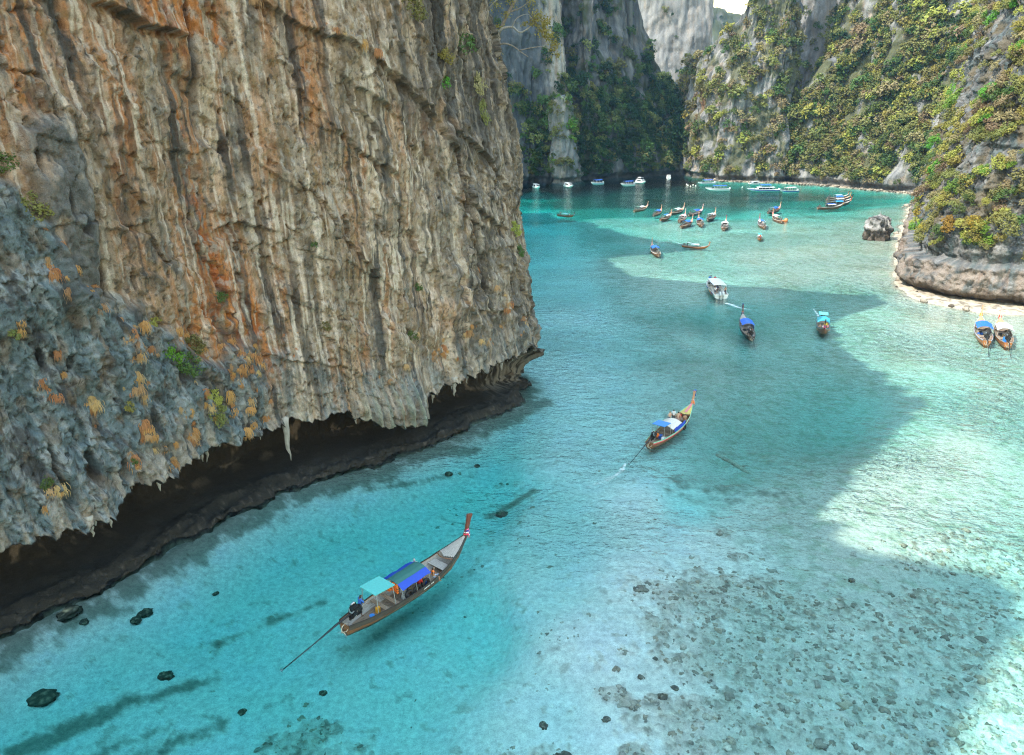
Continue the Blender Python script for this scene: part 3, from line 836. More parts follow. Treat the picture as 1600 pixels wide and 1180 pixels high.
def near_right_band(S, Z):
    """the pale undercut band at the foot with a lip above it, strata and big blocks higher up"""
    t = Z + .7 * noise2(S / 6, 2.0, 451) + .3 * noise2(S / 1.6, 5.0, 452)
    b = 2.0 * sstep(.2, 2.2, t) * sstep(7.4, 6.7, t) + .15 * np.sin(np.clip((t - .5) / 6, 0, 1) * np.pi) - (.55 * np.abs(noise2(S / 2.6, Z / 2.2, 468)) + .4 * np.abs(noise2(S / .9 + .2 * Z, Z / 1.3, 469))) * sstep(.4, 1.5, t) * sstep(8, 7, t)
    b -= 1.0 * sstep(6.8, 7.3, t) * sstep(9.5, 7.6, t)
    b -= 1.1 * sstep(1.1, .3, t)
    b -= 1.2 * gauss(S, Z, 95, 4, .35, 4.5)                       # the dark vertical cleft in the band
    strat = ridged(Z / 3.4 + .12 * S / 3 + .3 * fbm(S / 6, Z / 6, 3, 453), S / 22, 2, 454)
    b += .42 * strat * sstep(8, 12, Z)
    d1, d2, val = cells2(S / 5.2 + .3 * fbm(S / 3, Z / 3, 2, 455), Z / 5.5 + .1 * S, 456)
    b += (1.1 * (val - .5) - .5 * sstep(.06, 0, d2 - d1)) * sstep(9, 14, Z)
    for hs, hh, r in ((106, 9.0, .8), (113, 8.2, .9), (118, 8.3, .6), (100, 24, 1.0), (109, 20, .8)):
        b -= 2.2 * sstep(.3, .8, gauss(S, Z, hs, hh, r, r * .75))
    b += (.45 * fbm(S / 1.6, Z / 1.6, 4, 457, .6) + .25 * ridged(S / 2.6, Z / 3.2, 3, 458)) * sstep(.5, 3, Z)
    return b


def paint_near_right(S, Z, c, mot, st_):
    t = Z + .7 * noise2(S / 6, 2.0, 451)
    c = c * .58
    c = mixc(c, (.09, .12, .122), sstep(-.2, .5, fbm(S / 1.8, Z / 2.4, 4, 461)) * .7)
    c = mixc(c, (.235, .23, .225), sstep(.2, .6, fbm(S / 2.4, Z / 3.5, 4, 462)) * .75)
    c = mixc(c, (.12, .095, .055), sstep(.0, .4, fbm(S / 6, Z / 7, 4, 463)) * .75 * sstep(8, 12, Z))
    band = sstep(.6, 1.8, t) * sstep(7.0, 6.4, t)
    c = mixc(c, (.25, .205, .17), band * sstep(-.5, .2, fbm(S / 2.0, Z / 3, 4, 464)) * .9)
    c = mixc(c, (.20, .14, .105), band * sstep(.15, .5, fbm(S / 1.0, Z / 6, 3, 465)) * .6)
    c = mixc(c, (.11, .085, .065), sstep(3.4, 1.4, t + 1.2 * noise2(S / 2.2, 3.1, 466)) * .85)
    c = mixc(c, (.36, .24, .17), gauss(S, Z, 84, 8, 5, 14) * sstep(-.3, .3, fbm(S / 1.5, Z / 5, 3, 467)) * .6)
    return c


WALL['near_right'] = Wall('near_right_cliff', 'grey rock headland with shrubs and a pale undercut band, right edge of the picture',
                          [(166, 300, 4, 8, 12, 140), (144, 262, 3, 7, 11, 130), (122, 222, 3, 7, 12, 125), (107, 195, 3, 8, 14, 120), (94.5, 172, 4, 10, 16, 115), (86.8, 158, 6, 13, 20, 112), (84, 150, 7, 14, 22, 112), (86.5, 143, 7, 15, 22, 112), (93, 137, 7, 14, 21, 115), (102, 131, 6, 13, 20, 118), (118, 124, 6, 12, 18, 120), (140, 112, 6, 12, 18, 120)],
                          .24, .24, 450, amp=1.3, flute=.5, fl=3.2, foot=0, zfoot=-.8, block=.35, band=near_right_band, paint=paint_near_right, bmat='rock_mid', depth=30)


# ------------------------------------------------------------------ sea floor, water, beach
# soundings: (pixel x, pixel y, depth in metres)
SOUND = [(60, 1120, 2.5), (250, 1130, 2.4), (100, 1010, 2.4), (400, 1010, 2.7), (600, 1050, 2.4), (640, 850, 3.0), (300, 950, 2.6), (500, 800, 2.6), (200, 920, 1.8), (750, 950, 2.6), (760, 760, 3.0), (850, 900, 1.1), (850, 1100, 1.0), (900, 1000, .5), (850, 800, 1.2), (960, 1020, .4),
         (1000, 900, .4), (1000, 1080, .5), (1200, 1000, 1.0), (1500, 1100, 1.0), (1300, 1150, 1.0), (1550, 950, 1.0), (900, 700, .9), (1000, 780, .5), (1000, 620, .95), (1150, 700, 1.9), (1080, 760, 1.5), (1100, 560, 1.3), (900, 500, 1.0), (900, 580, .9),
         (1300, 640, 2.6), (1200, 800, .7), (1100, 850, .5), (1350, 800, .4), (1500, 700, .4), (1400, 760, .35), (1560, 600, .6), (1450, 540, .6), (1560, 540, .7), (1500, 500, .35), (1350, 420, .4), (1390, 480, .8), (1350, 465, 1.2), (1250, 480, 2.0), (1150, 500, 3.0), (1250, 430, .5), (1180, 400, .5), (1280, 395, .4), (1330, 350, .5), (1120, 350, .9), (1220, 345, .8), (1000, 345, 1.4),
         (1050, 350, .8), (950, 343, 1.2), (1000, 410, .9), (900, 375, 2.6), (860, 350, 4.5), (860, 322, 9), (930, 322, 9), (1000, 320, 8), (1000, 300, 17), (900, 300, 14), (1100, 295, 17), (1150, 308, 12), (1100, 318, 8), (1230, 308, 9), (1050, 285, 17), (1200, 294, 14), (1210, 328, 2.2), (1300, 318, 5.0), (1300, 335, 1.4), (1380, 330, .5), (1395, 380, .12), (1400, 420, .12),
         (1390, 440, .3), (1330, 370, .5), (1250, 360, .7), (1150, 370, .9), (1100, 410, 1.2), (1420, 465, .1), (1480, 492, .15), (1590, 505, .2), (1590, 650, .9), (1480, 620, 1.0)]
SHORE = [(112, 430), (110, 418), (128, 407), (143, 401.5), (152, 393), (160, 385), (172, 364), (181, 349), (187, 335), (182, 322), (160, 300), (139, 262), (117, 224), (103, 196), (91.2, 172), (83.8, 158), (80.3, 148), (80.5, 138), (84.5, 131), (96, 127), (112, 120), (140, 108), (190, 100)]


def shore_dist(X, Y):
    """signed distance to the dry rock on the right: negative inside"""
    P = catmull(SHORE, 6)
    best = np.full(X.shape, 1e9, np.float32)
    sign = np.ones(X.shape, np.float32)
    for a, b in zip(P[:-1], P[1:]):
        d = b - a
        t = np.clip(((X - a[0]) * d[0] + (Y - a[1]) * d[1]) / (d @ d), 0, 1)
        ex, ey = X - a[0] - t * d[0], Y - a[1] - t * d[1]
        q = ex * ex + ey * ey
        near = q < best
        cr = d[0] * (Y - a[1]) - d[1] * (X - a[0])
        sign = np.where(near, np.where(cr > 0, -1, 1), sign)
        best = np.where(near, q, best)
    return np.sqrt(best) * sign


def blob(X, Y, x, y, rx, ry, rot=0.0):
    c, s_ = math.cos(rot), math.sin(rot)
    u = ((X - x) * c + (Y - y) * s_) / rx
    v = (-(X - x) * s_ + (Y - y) * c) / ry
    return np.exp(-(u * u + v * v))


def build_floor():
    Yr = np.exp(np.concatenate([np.arange(math.log(6), math.log(22), .02), np.arange(math.log(22), math.log(520), .0044)]))
    T = np.concatenate([np.linspace(-4, -1.15, 50)[:-1], np.linspace(-1.15, .98, 640), np.linspace(.98, 6, 110)[1:]])
    Y = Yr[:, None] * np.ones((1, len(T)), np.float32)
    X = Yr[:, None] * T[None, :]
    pts = [(water_at(px, py), d) for px, py, d in SOUND]
    pts = [(p, d * float(np.interp(p.y, [60, 95, 160, 230], [1, .75, .5, .4]))) for p, d in pts]   # far depths lessened so the water looks lighter, as view rays stay unrefracted
    # depths interpolated between soundings in bearing / log-distance
    u, w = X / Y, np.log(Y)
    num = np.zeros(X.shape, np.float32); den = num.copy()
    for p, d in pts:
        r2 = ((u - p.x / p.y) * 1.0) ** 2 + ((w - math.log(p.y)) * .62) ** 2
        k = 1 / (r2 + .0006) ** 1.6
        num += k * d; den += k
    depth = num / den
    # the bed rises to the foot of the near cliff, with the cliff's dark reflection painted along it
    nd = np.full(X.shape, 1e9, np.float32)
    for sx in np.arange(70, 150, 1.0):
        p_, n_ = path_xy(np.array([sx]))[0], path_normal(np.array([sx]))[0]
        p_ = p_ + n_ * (1.2 - 3.4 * sstep(134, 141, sx) - 1.2 * sstep(124, 132, sx))
        nd = np.minimum(nd, np.hypot(X - p_[0], Y - p_[1]))
    depth = np.minimum(depth, .25 + .30 * nd)
    sd = shore_dist(X, Y)
    wob = 1.2 * fbm(X / 9, Y / 9, 3, 501)
    flat = sd + wob
    beach_w = np.where(Y > 200, 5.0, 4.0)
    near_shore = sstep(14, 0, flat)
    depth = lerp(depth, np.minimum(depth, .10 + .07 * np.maximum(flat, 0)), near_shore * sstep(30, 18, np.abs(X - 90) * 0))
    land = sstep(1.0, -3.0, flat)
    z = -depth + .05 * fbm(X / 5, Y / 5, 3, 502) * sstep(.3, 1, depth)
    z = np.where(flat < 1.0, np.maximum(z, -.08) + land * (.42 + .22 * fbm(X / 1.6, Y / 1.6, 3, 503)), z)
    # reef and weed beds
    reef = np.zeros(X.shape, np.float32)
    for px, py, rx, ry, a in [(1130, 925, 7, 3.4, 1.0), (1250, 960, 8, 4, 1), (1180, 1010, 7, 4, 1.0), (1300, 1060, 8, 4, 1), (1120, 1120, 5, 3, 1), (1240, 1150, 6, 3, 1), (1420, 980, 7, 4, 1), (1530, 1050, 7, 4, 1), (1430, 1120, 7, 4, 1.0), (1480, 935, 7, 2.6, .9), (1590, 980, 4, 4, .9),
                           (1500, 850, 7, 3, .8), (1570, 870, 6, 3.5, .9), (1450, 870, 3.5, 2, .7), (1590, 1160, 4, 2.5, .9), (470, 1110, 2.4, 1.9, .95), (510, 1135, 2.0, 1.6, .7), (1030, 968, 1.3, 1.1, .9), (958, 1076, 1.1, .8, 1.0), (995, 1165, 1.2, .9, .9), (830, 1165, 2, .8, .5),
                           (1160, 925, 4, 1.6, .6), (1140, 820, 1.6, 1.2, .6), (1170, 860, 2.0, 1.2, .45), (1240, 625, 9, 3.0, .0)]:
        p = water_at(px, py)
        reef = np.maximum(reef, a * blob(X, Y, p.x, p.y, rx, ry))
    n_r = fbm(X / 1.6, Y / 1.6, 4, 511)
    n_r2 = fbm(X / .55, Y / .55, 3, 512)
    reef_m = .9 * sstep(.2, .68, reef + .26 * n_r + .16 * n_r2 + .12 * noise2(X / 3.5, Y / 3.5, 599))
    weed = np.zeros(X.shape, np.float32)
    for px0, py0, px1, py1, wd, a in [(0, 1130, 200, 1050, 1.1, .8), (180, 1060, 330, 1010, .8, .7), (60, 1165, 250, 1090, .8, .5), (330, 960, 500, 900, .6, .55), (160, 1150, 330, 1090, 1.0, .6), (20, 990, 140, 950, .8, .5), (300, 790, 500, 735, 1.6, .8), (430, 745, 600, 705, 1.5, .8), (600, 700, 760, 660, 1.6, .8), (160, 865, 330, 815, 1.6, .8), (760, 660, 850, 620, 1.6, .9),
                                   (690, 700, 740, 690, .8, .9), (770, 765, 830, 745, .9, .8), (560, 755, 700, 722, .5, .6), (1060, 735, 1240, 765, 2.0, .55), (1050, 750, 1150, 770, 1.5, .5), (1150, 690, 1250, 720, 2.5, .35)]:
        a_, b_ = water_at(px0, py0), water_at(px1, py1)
        dx, dy = b_.x - a_.x, b_.y - a_.y
        t = np.clip(((X - a_.x) * dx + (Y - a_.y) * dy) / (dx * dx + dy * dy), 0, 1)
        dd = np.hypot(X - a_.x - t * dx, Y - a_.y - t * dy)
        weed = np.maximum(weed, a * np.exp(-(dd / wd) ** 2))
    weed = np.maximum(weed, 1.15 * np.exp(-(nd / 2.6) ** 2) * (.6 + .4 * sstep(-.3, .4, fbm(X / 4, Y / 4, 3, 530))))  # dark fringe along the cliff: its shaded reflection put into the bed colour
    weed_shade_m = sstep(.25, .75, weed + .28 * n_r + .15 * n_r2)
    spots = sstep(.60, .78, fbm(X / 1.3, Y / 1.3, 4, 513) + .22 * noise2(X / 14, Y / 14, 514)) * .8
    z = z + reef_m * (.10 + .14 * sstep(-.5, .6, n_r2) + .12 * fbm(X / 1.0, Y / 1.0, 2, 515))
    z = np.where(flat > 1, np.minimum(z, -.12), z)
    c = np.ones(X.shape + (3,), np.float32) * np.array((.80, .77, .69), np.float32)
    c *= (1 + .05 * fbm(X / 4, Y / 4, 3, 516))[..., None]
    far_sand = sstep(150, 210, Y) * sstep(60, 110, X)
    c = mixc(c, (.58, .50, .38), far_sand * .7)
    sun_toned = sstep(15, 27, X + 3 * fbm(X / 6, Y / 6, 3, 531)) * sstep(40, 50, Y)      # eastern flat: sunlit sand toned down in its colour, with green algae mottling
    c = mixc(c, (.44, .425, .345), sun_toned * .85)
    c = mixc(c, (.30, .36, .25), sun_toned * sstep(.05, .55, fbm(X / 1.7, Y / 1.7, 4, 532) + .3 * noise2(X / 9, Y / 9, 533)) * .7)
    c = mixc(c, (.30, .29, .19), sstep(.05, .6, fbm(X / 7, Y / 12, 4, 517)) * sstep(20, 60, X) * sstep(78, 110, Y) * .45)
    c = mixc(c, (.22, .22, .16), spots * .55 * sstep(160, 100, Y))
    rc = np.ones_like(c) * np.array((.48, .48, .39), np.float32)
    rc = mixc(rc, (.20, .21, .155), sstep(.0, .6, n_r2 + .6 * n_r))
    rc = mixc(rc, (.56, .54, .45), sstep(.1, .6, fbm(X / .8, Y / .8, 3, 518)) * .7)
    rc = mixc(rc, (.62, .60, .52), sstep(.1, .4, fbm(X / 1.9, Y / 2.2, 3, 519)) * .6)
    c = c * (1 - reef_m[..., None]) + rc * reef_m[..., None]
    c = mixc(c, (.10, .12, .075), weed_shade_m * .78)
    wet = sstep(1.5, -.5, flat)
    c = mixc(c, (.42, .34, .25), wet * .7)
    c = mixc(c, (.16, .125, .095), wet * sstep(-.1, .4, fbm(X / 1.4, Y / 1.4, 4, 520)) * sstep(1, -2.5, flat) * .8)
    V = np.stack([X, Y, z], -1)
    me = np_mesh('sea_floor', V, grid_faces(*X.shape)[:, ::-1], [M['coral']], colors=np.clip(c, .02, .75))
    o = link('sea_floor', me)
    tag(o, 'pale sand bed of the lagoon with reef patches, rising to the right beach', kind='structure')
    base = MB().box((60, 230, -14), (900, 900, 1)).build('seabed', M['seabed'])
    tag(base, 'deep bed below the lagoon', kind='structure')
    return X, Y, z, Yr, T, reef_m


M['seabed'] = paint('seabed_sand', (.35, .36, .30), .9, .2, .2)
FX, FY, FZ, FYR, FT, REEF = build_floor()


def floor_z(x, y):
    i = int(np.clip(np.searchsorted(FYR, y), 0, len(FYR) - 1)); j = int(np.clip(np.searchsorted(FT, x / y), 0, len(FT) - 1))
    return float(FZ[i, j])


def water_material():
    m = bpy.data.materials.new('lagoon_water'); m.use_nodes = True
    nt = m.node_tree; nt.nodes.clear()
    out = N(nt, 'ShaderNodeOutputMaterial')
    geo = N(nt, 'ShaderNodeNewGeometry')
    def wave(scale, detail, stretch, rot):
        mp = N(nt, 'ShaderNodeMapping'); mp.inputs['Scale'].default_value = stretch; mp.inputs['Rotation'].default_value = (0, 0, rot)
        nt.links.new(geo.outputs['Position'], mp.inputs[0])
        n = N(nt, 'ShaderNodeTexNoise', Scale=scale, Detail=detail, Roughness=.55, Distortion=.4)
        nt.links.new(mp.outputs[0], n.inputs['Vector'])
        return n.outputs[0]
    w1 = wave(.55, 3.0, (1, 1.7, 1), .5)
    w2 = wave(2.2, 3.0, (1, 1.5, 1), -.25)
    patch = wave(.028, 2.0, (1, 1.3, 1), .2)
    k = N(nt, 'ShaderNodeMapRange'); k.inputs[1].default_value, k.inputs[2].default_value, k.inputs[3].default_value, k.inputs[4].default_value = .38, .62, .25, 1.0
    nt.links.new(patch, k.inputs[0])
    a = N(nt, 'ShaderNodeMath', operation='MULTIPLY_ADD'); a.inputs[1].default_value = .35
    nt.links.new(w2, a.inputs[0]); nt.links.new(w1, a.inputs[2])
    # the water in the lee of the headland lies calmer
    sp = N(nt, 'ShaderNodeSeparateXYZ'); nt.links.new(geo.outputs['Position'], sp.inputs[0])
    lee = N(nt, 'ShaderNodeMath', operation='MULTIPLY_ADD'); lee.inputs[1].default_value = .8
    nt.links.new(sp.outputs['X'], lee.inputs[0]); nt.links.new(sp.outputs['Y'], lee.inputs[2])
    lr = N(nt, 'ShaderNodeMapRange', interpolation_type='SMOOTHSTEP'); lr.inputs[1].default_value, lr.inputs[2].default_value, lr.inputs[3].default_value, lr.inputs[4].default_value = 38, 78, .35, 1.0
    nt.links.new(lee.outputs[0], lr.inputs[0])
    km = N(nt, 'ShaderNodeMath', operation='MULTIPLY'); nt.links.new(k.outputs[0], km.inputs[0]); nt.links.new(lr.outputs[0], km.inputs[1])
    b = N(nt, 'ShaderNodeBump', Distance=1.15)
    nt.links.new(km.outputs[0], b.inputs['Strength'])
    nt.links.new(a.outputs[0], b.inputs['Height'])
    fr = N(nt, 'ShaderNodeFresnel', IOR=1.33); nt.links.new(b.outputs[0], fr.inputs['Normal'])
    gl = N(nt, 'ShaderNodeBsdfGlossy', Roughness=.09); nt.links.new(b.outputs[0], gl.inputs['Normal'])
    gl.inputs['Color'].default_value = (1, 1, 1, 1)
    tr = N(nt, 'ShaderNodeBsdfTransparent'); tr.inputs['Color'].default_value = (.97, .99, .99, 1)
    mx = N(nt, 'ShaderNodeMixShader')
    nt.links.new(fr.outputs[0], mx.inputs[0]); nt.links.new(tr.outputs[0], mx.inputs[1]); nt.links.new(gl.outputs[0], mx.inputs[2])
    nt.links.new(mx.outputs[0], out.inputs['Surface'])
    va = N(nt, 'ShaderNodeVolumeAbsorption')
    # density * (1 - colour) per metre of water
    va.inputs['Density'].default_value = .30
    va.inputs['Color'].default_value = (.13, .893, .888, 1)
    nt.links.new(va.outputs[0], out.inputs['Volume'])
    return m


M['water'] = water_material()
wb = MB().box((60, 230, -6), (880, 880, 12)).build('water', M['water'])
tag(wb, 'clear turquoise water of the lagoon', kind='structure')

# ------------------------------------------------------------------ air
hm = bpy.data.materials.new('haze'); hm.use_nodes = True
hm.node_tree.nodes.clear()
_o2 = N(hm.node_tree, 'ShaderNodeOutputMaterial')
_pv = N(hm.node_tree, 'ShaderNodeVolumePrincipled', Density=.00009)
_pv.inputs['Color'].default_value = (.34, .62, 1.0, 1)
_pv.inputs['Anisotropy'].default_value = .15
hm.node_tree.links.new(_pv.outputs[0], _o2.inputs['Volume'])
hz = MB().box((60, 470, 92.5), (1300, 1160, 220)).build('haze', hm)
tag(hz, 'thin pale sea haze over the lagoon', kind='stuff')
# ------------------------------------------------------------------ vegetation
def crown_mesh(name, R, nclump, nleaf, leaf, seed, mats, flat=.8, hang=0.0, trunk=True, spread=1.0, midx=None):
    """leaf clumps spread through an uneven crown; with trunk=True a tapered trunk and limbs are part of the mesh"""
    r = np.random.default_rng(seed)
    d = r.normal(size=(nclump, 3)); d /= np.linalg.norm(d, axis=1, keepdims=True)
    d[:, 2] = np.abs(d[:, 2]) * 1.0 - .30
    rad_ = R * (.35 + .55 * r.random(nclump) ** .6)
    cc = d * rad_[:, None] * np.array([spread, spread, flat])
    cr = R * (.26 + .24 * r.random(nclump))
    zc = R * .95
    k = r.integers(0, nclump, nleaf)
    e = r.normal(size=(nleaf, 3)); e /= np.linalg.norm(e, axis=1, keepdims=True)
    p = cc[k] + e * (cr[k] * (.55 + .5 * r.random(nleaf)))[:, None]
    p[:, 2] += zc - hang * R * r.random(nleaf) ** 2
    nrm = e * .8 + r.normal(size=(nleaf, 3)) * .55 + np.array([0, 0, .55])
    nrm /= np.linalg.norm(nrm, axis=1, keepdims=True)
    a = np.cross(nrm, r.normal(size=(nleaf, 3))); a /= np.linalg.norm(a, axis=1, keepdims=True)
    b = np.cross(nrm, a)
    sz = leaf * (.6 + .8 * r.random(nleaf))[:, None]
    bend = nrm * sz * .25
    q = np.stack([p - a * sz * .55, p - b * sz * .42 - bend, p + a * sz * .75, p + b * sz * .42 - bend], 1).reshape(-1, 3)
    f = np.arange(nleaf * 4).reshape(-1, 4)
    mi = np.zeros(nleaf, int)
    if trunk:
        m = MB()
        m.tube([(0, 0, -.3 * R), (.05 * R, .03 * R, .35 * R), (0, .02 * R, .9 * R)], [.075 * R, .06 * R, .035 * R], 5, caps=False)
        for i in range(min(5, nclump)):
            m.tube([(.02 * R, .02 * R, (.3 + .1 * i) * R), tuple(cc[i] * .5 + np.array([0, 0, zc * .75])), tuple(cc[i] + np.array([0, 0, zc]))], [.035 * R, .022 * R, .01 * R], 4, caps=False)
        q = np.vstack([q, np.array([tuple(v) for v in m.v])])
        f2 = np.array([fc for fc in m.f if len(fc) == 4]) + nleaf * 4
        f = np.vstack([f, f2]); mi = np.concatenate([mi, np.ones(len(f2), int)])
    return q.astype(np.float32), f, mi


def crown_obj_mesh(name, mats, tint=0.0, **kw):
    q, f, mi = crown_mesh(name, mats=mats, **kw)
    return np_mesh(name, q, f, mats, attrs={'tint': np.full(len(q), tint)}, smooth=False, mat_idx=mi)


CAMP = np.array([0, 0, CAM_H])


def project(P):
    P = np.asarray(P, float) - CAMP
    zc = P[..., 1] * _cp - P[..., 2] * _sp
    yc = P[..., 1] * _sp + P[..., 2] * _cp
    return 800 + 1142 * P[..., 0] / zc, 590 - 1142 * yc / zc, zc


# a coarse copy of all the cliffs tells which places the photograph shows
from mathutils.bvhtree import BVHTree
_bv, _bf = [], []
for V_, st_ in [(NV[62:840, NU - 20:456], 9)] + [(w.V, 3 if k != 'near_right' else 6) for k, w in WALL.items()]:
    g = V_[::st_, ::st_]
    b = sum(len(x) for x in _bv)
    _bf.append(grid_faces(g.shape[0], g.shape[1]) + b); _bv.append(g.reshape(-1, 3))
BVH = BVHTree.FromPolygons(np.vstack(_bv).tolist(), np.vstack(_bf).tolist())


def seen(p, lift=11.0):
    d = Vector(p) - cam.location
    L = d.length
    hit = BVH.ray_cast(cam.location, d.normalized(), max(1.0, L - lift))
    return hit[0] is None


def scatter(w, n, dens, seed, zmin=3.0, spacing=2.5, face=.02):
    r = np.random.default_rng(seed)
    V = w.V[:, :w.nz]; S, Z, Nn = w.S, w.Z, w.N
    px, py, zc = project(V)
    ok = (px > -30) & (px < 1640) & (py > -45) & (py < 620) & (Z > zmin)
    to = CAMP - V; to /= np.linalg.norm(to, axis=-1, keepdims=True)
    ok &= (Nn * to).sum(-1) > face - .15
    wgt = np.clip(dens(S, Z, Nn), 0, 1) * ok
    wgt = wgt.ravel()
    if wgt.sum() == 0: return []
    idx = r.choice(len(wgt), size=min(n * 3, int((wgt > 0).sum())), replace=False, p=wgt / wgt.sum())
    P = V.reshape(-1, 3)[idx]; Q = Nn.reshape(-1, 3)[idx]
    out, cellsd = [], {}
    for p, q in zip(P, Q):
        key = tuple((p // spacing).astype(int))
        if key in cellsd: continue
        cellsd[key] = 1
        if seen(p): out.append((p, q))
        if len(out) >= n: break
    return out


def nz2(seed, sx, sz):
    return lambda S, Z: fbm(S / sx, Z / sz, 4, seed)


_n1 = nz2(601, 10, 14)
PLANT = {
    'left': (lambda S, Z, Nn: sstep(-.2, .3, _n1(S, Z) + line([(0, .5), (30, .35), (48, -.1), (60, -.5), (130, -.6)], Z)) * 1.0, 420, 2.0),
    'pinnacle': (lambda S, Z, Nn: sstep(.15, .5, _n1(S * 1.5, Z * 1.5) + .9 * sstep(35, 39, Z) + .6 * sstep(11, 15, S) + .5 * sstep(6, 3, S)), 60, 1.6),
    'centre': (lambda S, Z, Nn: sstep(-.05, .35, _n1(S, Z) + line([(0, .1), (10, .5), (38, .45), (55, .1), (70, -.25), (120, -.2)], Z) + .45 * sstep(36, 20, S)), 950, 1.9),
    'back': (lambda S, Z, Nn: sstep(.1, .5, _n1(S, Z) + .6 * sstep(75, 60, Z)), 40, 3),
    'mid': (lambda S, Z, Nn: sstep(-.1, .35, _n1(S, Z) + .1 + .25 * sstep(78, 84, S) - .5 * gauss(S, Z, 62, 18, 8, 14) - .35 * gauss(S, Z, 45, 60, 14, 16)), 520, 1.9),
    'hill': (lambda S, Z, Nn: sstep(-.6, .0, _n1(S, Z) + .25), 420, 1.8),
    'right': (lambda S, Z, Nn: sstep(-.2, .3, _n1(S, Z) + .10 + .1 * sstep(10, 20, Z) - .3 * sstep(70, 90, Z)), 1200, 1.8),
    'gully': (lambda S, Z, Nn: sstep(.1, .5, _n1(S, Z) + .5 * sstep(75, 60, Z)), 50, 2.5),
    'gap': (lambda S, Z, Nn: sstep(-.6, .0, _n1(S, Z)), 20, 6),
}
PALETTE = {'left': [0, 0, 1, 1, 2], 'pinnacle': [1, 2, 2, 1, 5], 'centre': [0, 0, 0, 1, 1, 2], 'back': [0, 1, 2], 'mid': [1, 2, 2, 2, 3, 4, 4], 'hill': [1, 1, 2, 2, 2, 3, 4], 'right': [1, 1, 2, 2, 2, 3, 3, 0, 4], 'gully': [1, 2], 'gap': [0, 1]}  # leaf tones carry the light: darker on shaded walls, yellower on sunlit ones
TREE_VARIANTS = [crown_mesh('tree', R=1.0, nclump=9 + 2 * (k % 3), nleaf=170, leaf=.26, seed=900 + k, mats=None, flat=.75 + .1 * (k % 3), hang=.25 * (k % 2), spread=1.0 + .12 * (k % 3)) for k in range(7)]
TREE_MESH = {}
KIND = ['dark green', 'mid green', 'olive green', 'yellow green', 'dry brown', 'bright green', 'golden']
PLACE = {'left': 'below the shaded cliff at the far left', 'pinnacle': 'on the slim pale pinnacle', 'centre': 'in the shade of the central mass', 'back': 'on the pale cliff farthest back', 'mid': 'on the sunlit buttress right of the dark mass',
         'hill': 'on the pointed spur', 'right': 'on the long overgrown wall at the right', 'gully': 'high in the gully', 'gap': 'on the distant hill'}


def tree_mesh(v, pal):
    if (v, pal) not in TREE_MESH:
        q, f, mi = TREE_VARIANTS[v]
        TREE_MESH[v, pal] = np_mesh('tree', q, f, [LEAF[pal], M['bark']], attrs={'tint': np.zeros(len(q))}, smooth=False, mat_idx=mi)
    return TREE_MESH[v, pal]


all_trees = []
rv = random.Random(77)
for key, (dens, n, sp) in PLANT.items():
    for p, q in scatter(WALL[key], n, dens, 700 + len(all_trees), spacing=sp, zmin=3.5):
        R = rv.uniform(1.5, 3.6) * (1.15 if q[2] > .35 else .9)
        if rv.random() < .12: R *= 1.35
        d = math.dist(p, CAMP)
        pal = rv.choice(PALETTE[key])
        all_trees.append((R / d, key, p, q, R, pal, rv.randrange(7), rv.uniform(0, 6.28)))
all_trees.sort(key=lambda t: -t[0])
NTREE = 290


PXR = {}
for t in all_trees:
    x_ = float(project(t[2])[0]); lo_, hi_ = PXR.get(t[1], (1e9, -1e9)); PXR[t[1]] = (min(lo_, x_), max(hi_, x_))


def SIDE(key, p):
    lo_, hi_ = PXR[key]
    f = (float(project(p)[0]) - lo_) / max(1, hi_ - lo_)
    return 'left side' if f < .33 else ('middle' if f < .67 else 'right side')


def tree_matrix(p, q, R, yaw):
    up = Vector((q[0] * .55, q[1] * .55, 1)).normalized()
    rot = up.to_track_quat('Z', 'Y').to_matrix() @ Matrix.Rotation(yaw, 3, 'Z')
    return Matrix.Translation(Vector(p.tolist()) + Vector((q[0], q[1], 0)) * .2 * R - up * .35 * R) @ rot.to_4x4() @ Matrix.Diagonal((R, R, R * .95, 1))


sv, sf, sm, stint = [], [], [], []
off = 0
for i, (a, key, p, q, R, pal, v, yaw) in enumerate(all_trees):
    mw = tree_matrix(p, q, R, yaw)
    if i < NTREE:
        o = link('tree', tree_mesh(v, pal))
        o.matrix_world = mw
        hb = 'low' if p[2] < 24 else ('halfway up' if p[2] < 52 else 'high up')
        tag(o, '%s tree %s %s, %s' % (KIND[pal], hb, PLACE[key], SIDE(key, p)), 'tree', '%s trees %s %s' % (KIND[pal], hb, PLACE[key]))
    else:
        qv, f, mi = TREE_VARIANTS[v]
        A = np.array(mw)
        keep = 110 * 4
        sv.append(qv[:keep] @ A[:3, :3].T * 1.0 + A[:3, 3]); sf.append(f[:110] + off); sm.append(np.full(110, pal)); stint.append(np.full(keep, rv.random()))
        off += keep
if sv:
    fo = link('forest', np_mesh('forest', np.vstack(sv), np.vstack(sf), LEAF, attrs={'tint': np.concatenate(stint)}, smooth=False, mat_idx=np.concatenate(sm)))
    tag(fo, 'mass of smaller trees and bushes covering the far cliffs', kind='stuff')
print('TREES', len(all_trees))

# shrubs on the grey headland at the right: stem and foliage apart
SHRUB_VAR = [crown_mesh('foliage', R=1.0, nclump=10 + 3 * (k % 3), nleaf=520, leaf=.15, seed=950 + k, mats=None, flat=.6 + .12 * (k % 3), hang=.2, trunk=False, spread=1.15) for k in range(5)]
SHRUB_MESH = {}


def shrub_mesh(v, pal):
    if (v, pal) not in SHRUB_MESH:
        q, f, mi = SHRUB_VAR[v]
        SHRUB_MESH[v, pal] = np_mesh('foliage', q, f, [LEAF[pal]], attrs={'tint': np.zeros(len(q))}, smooth=False)
    return SHRUB_MESH[v, pal]


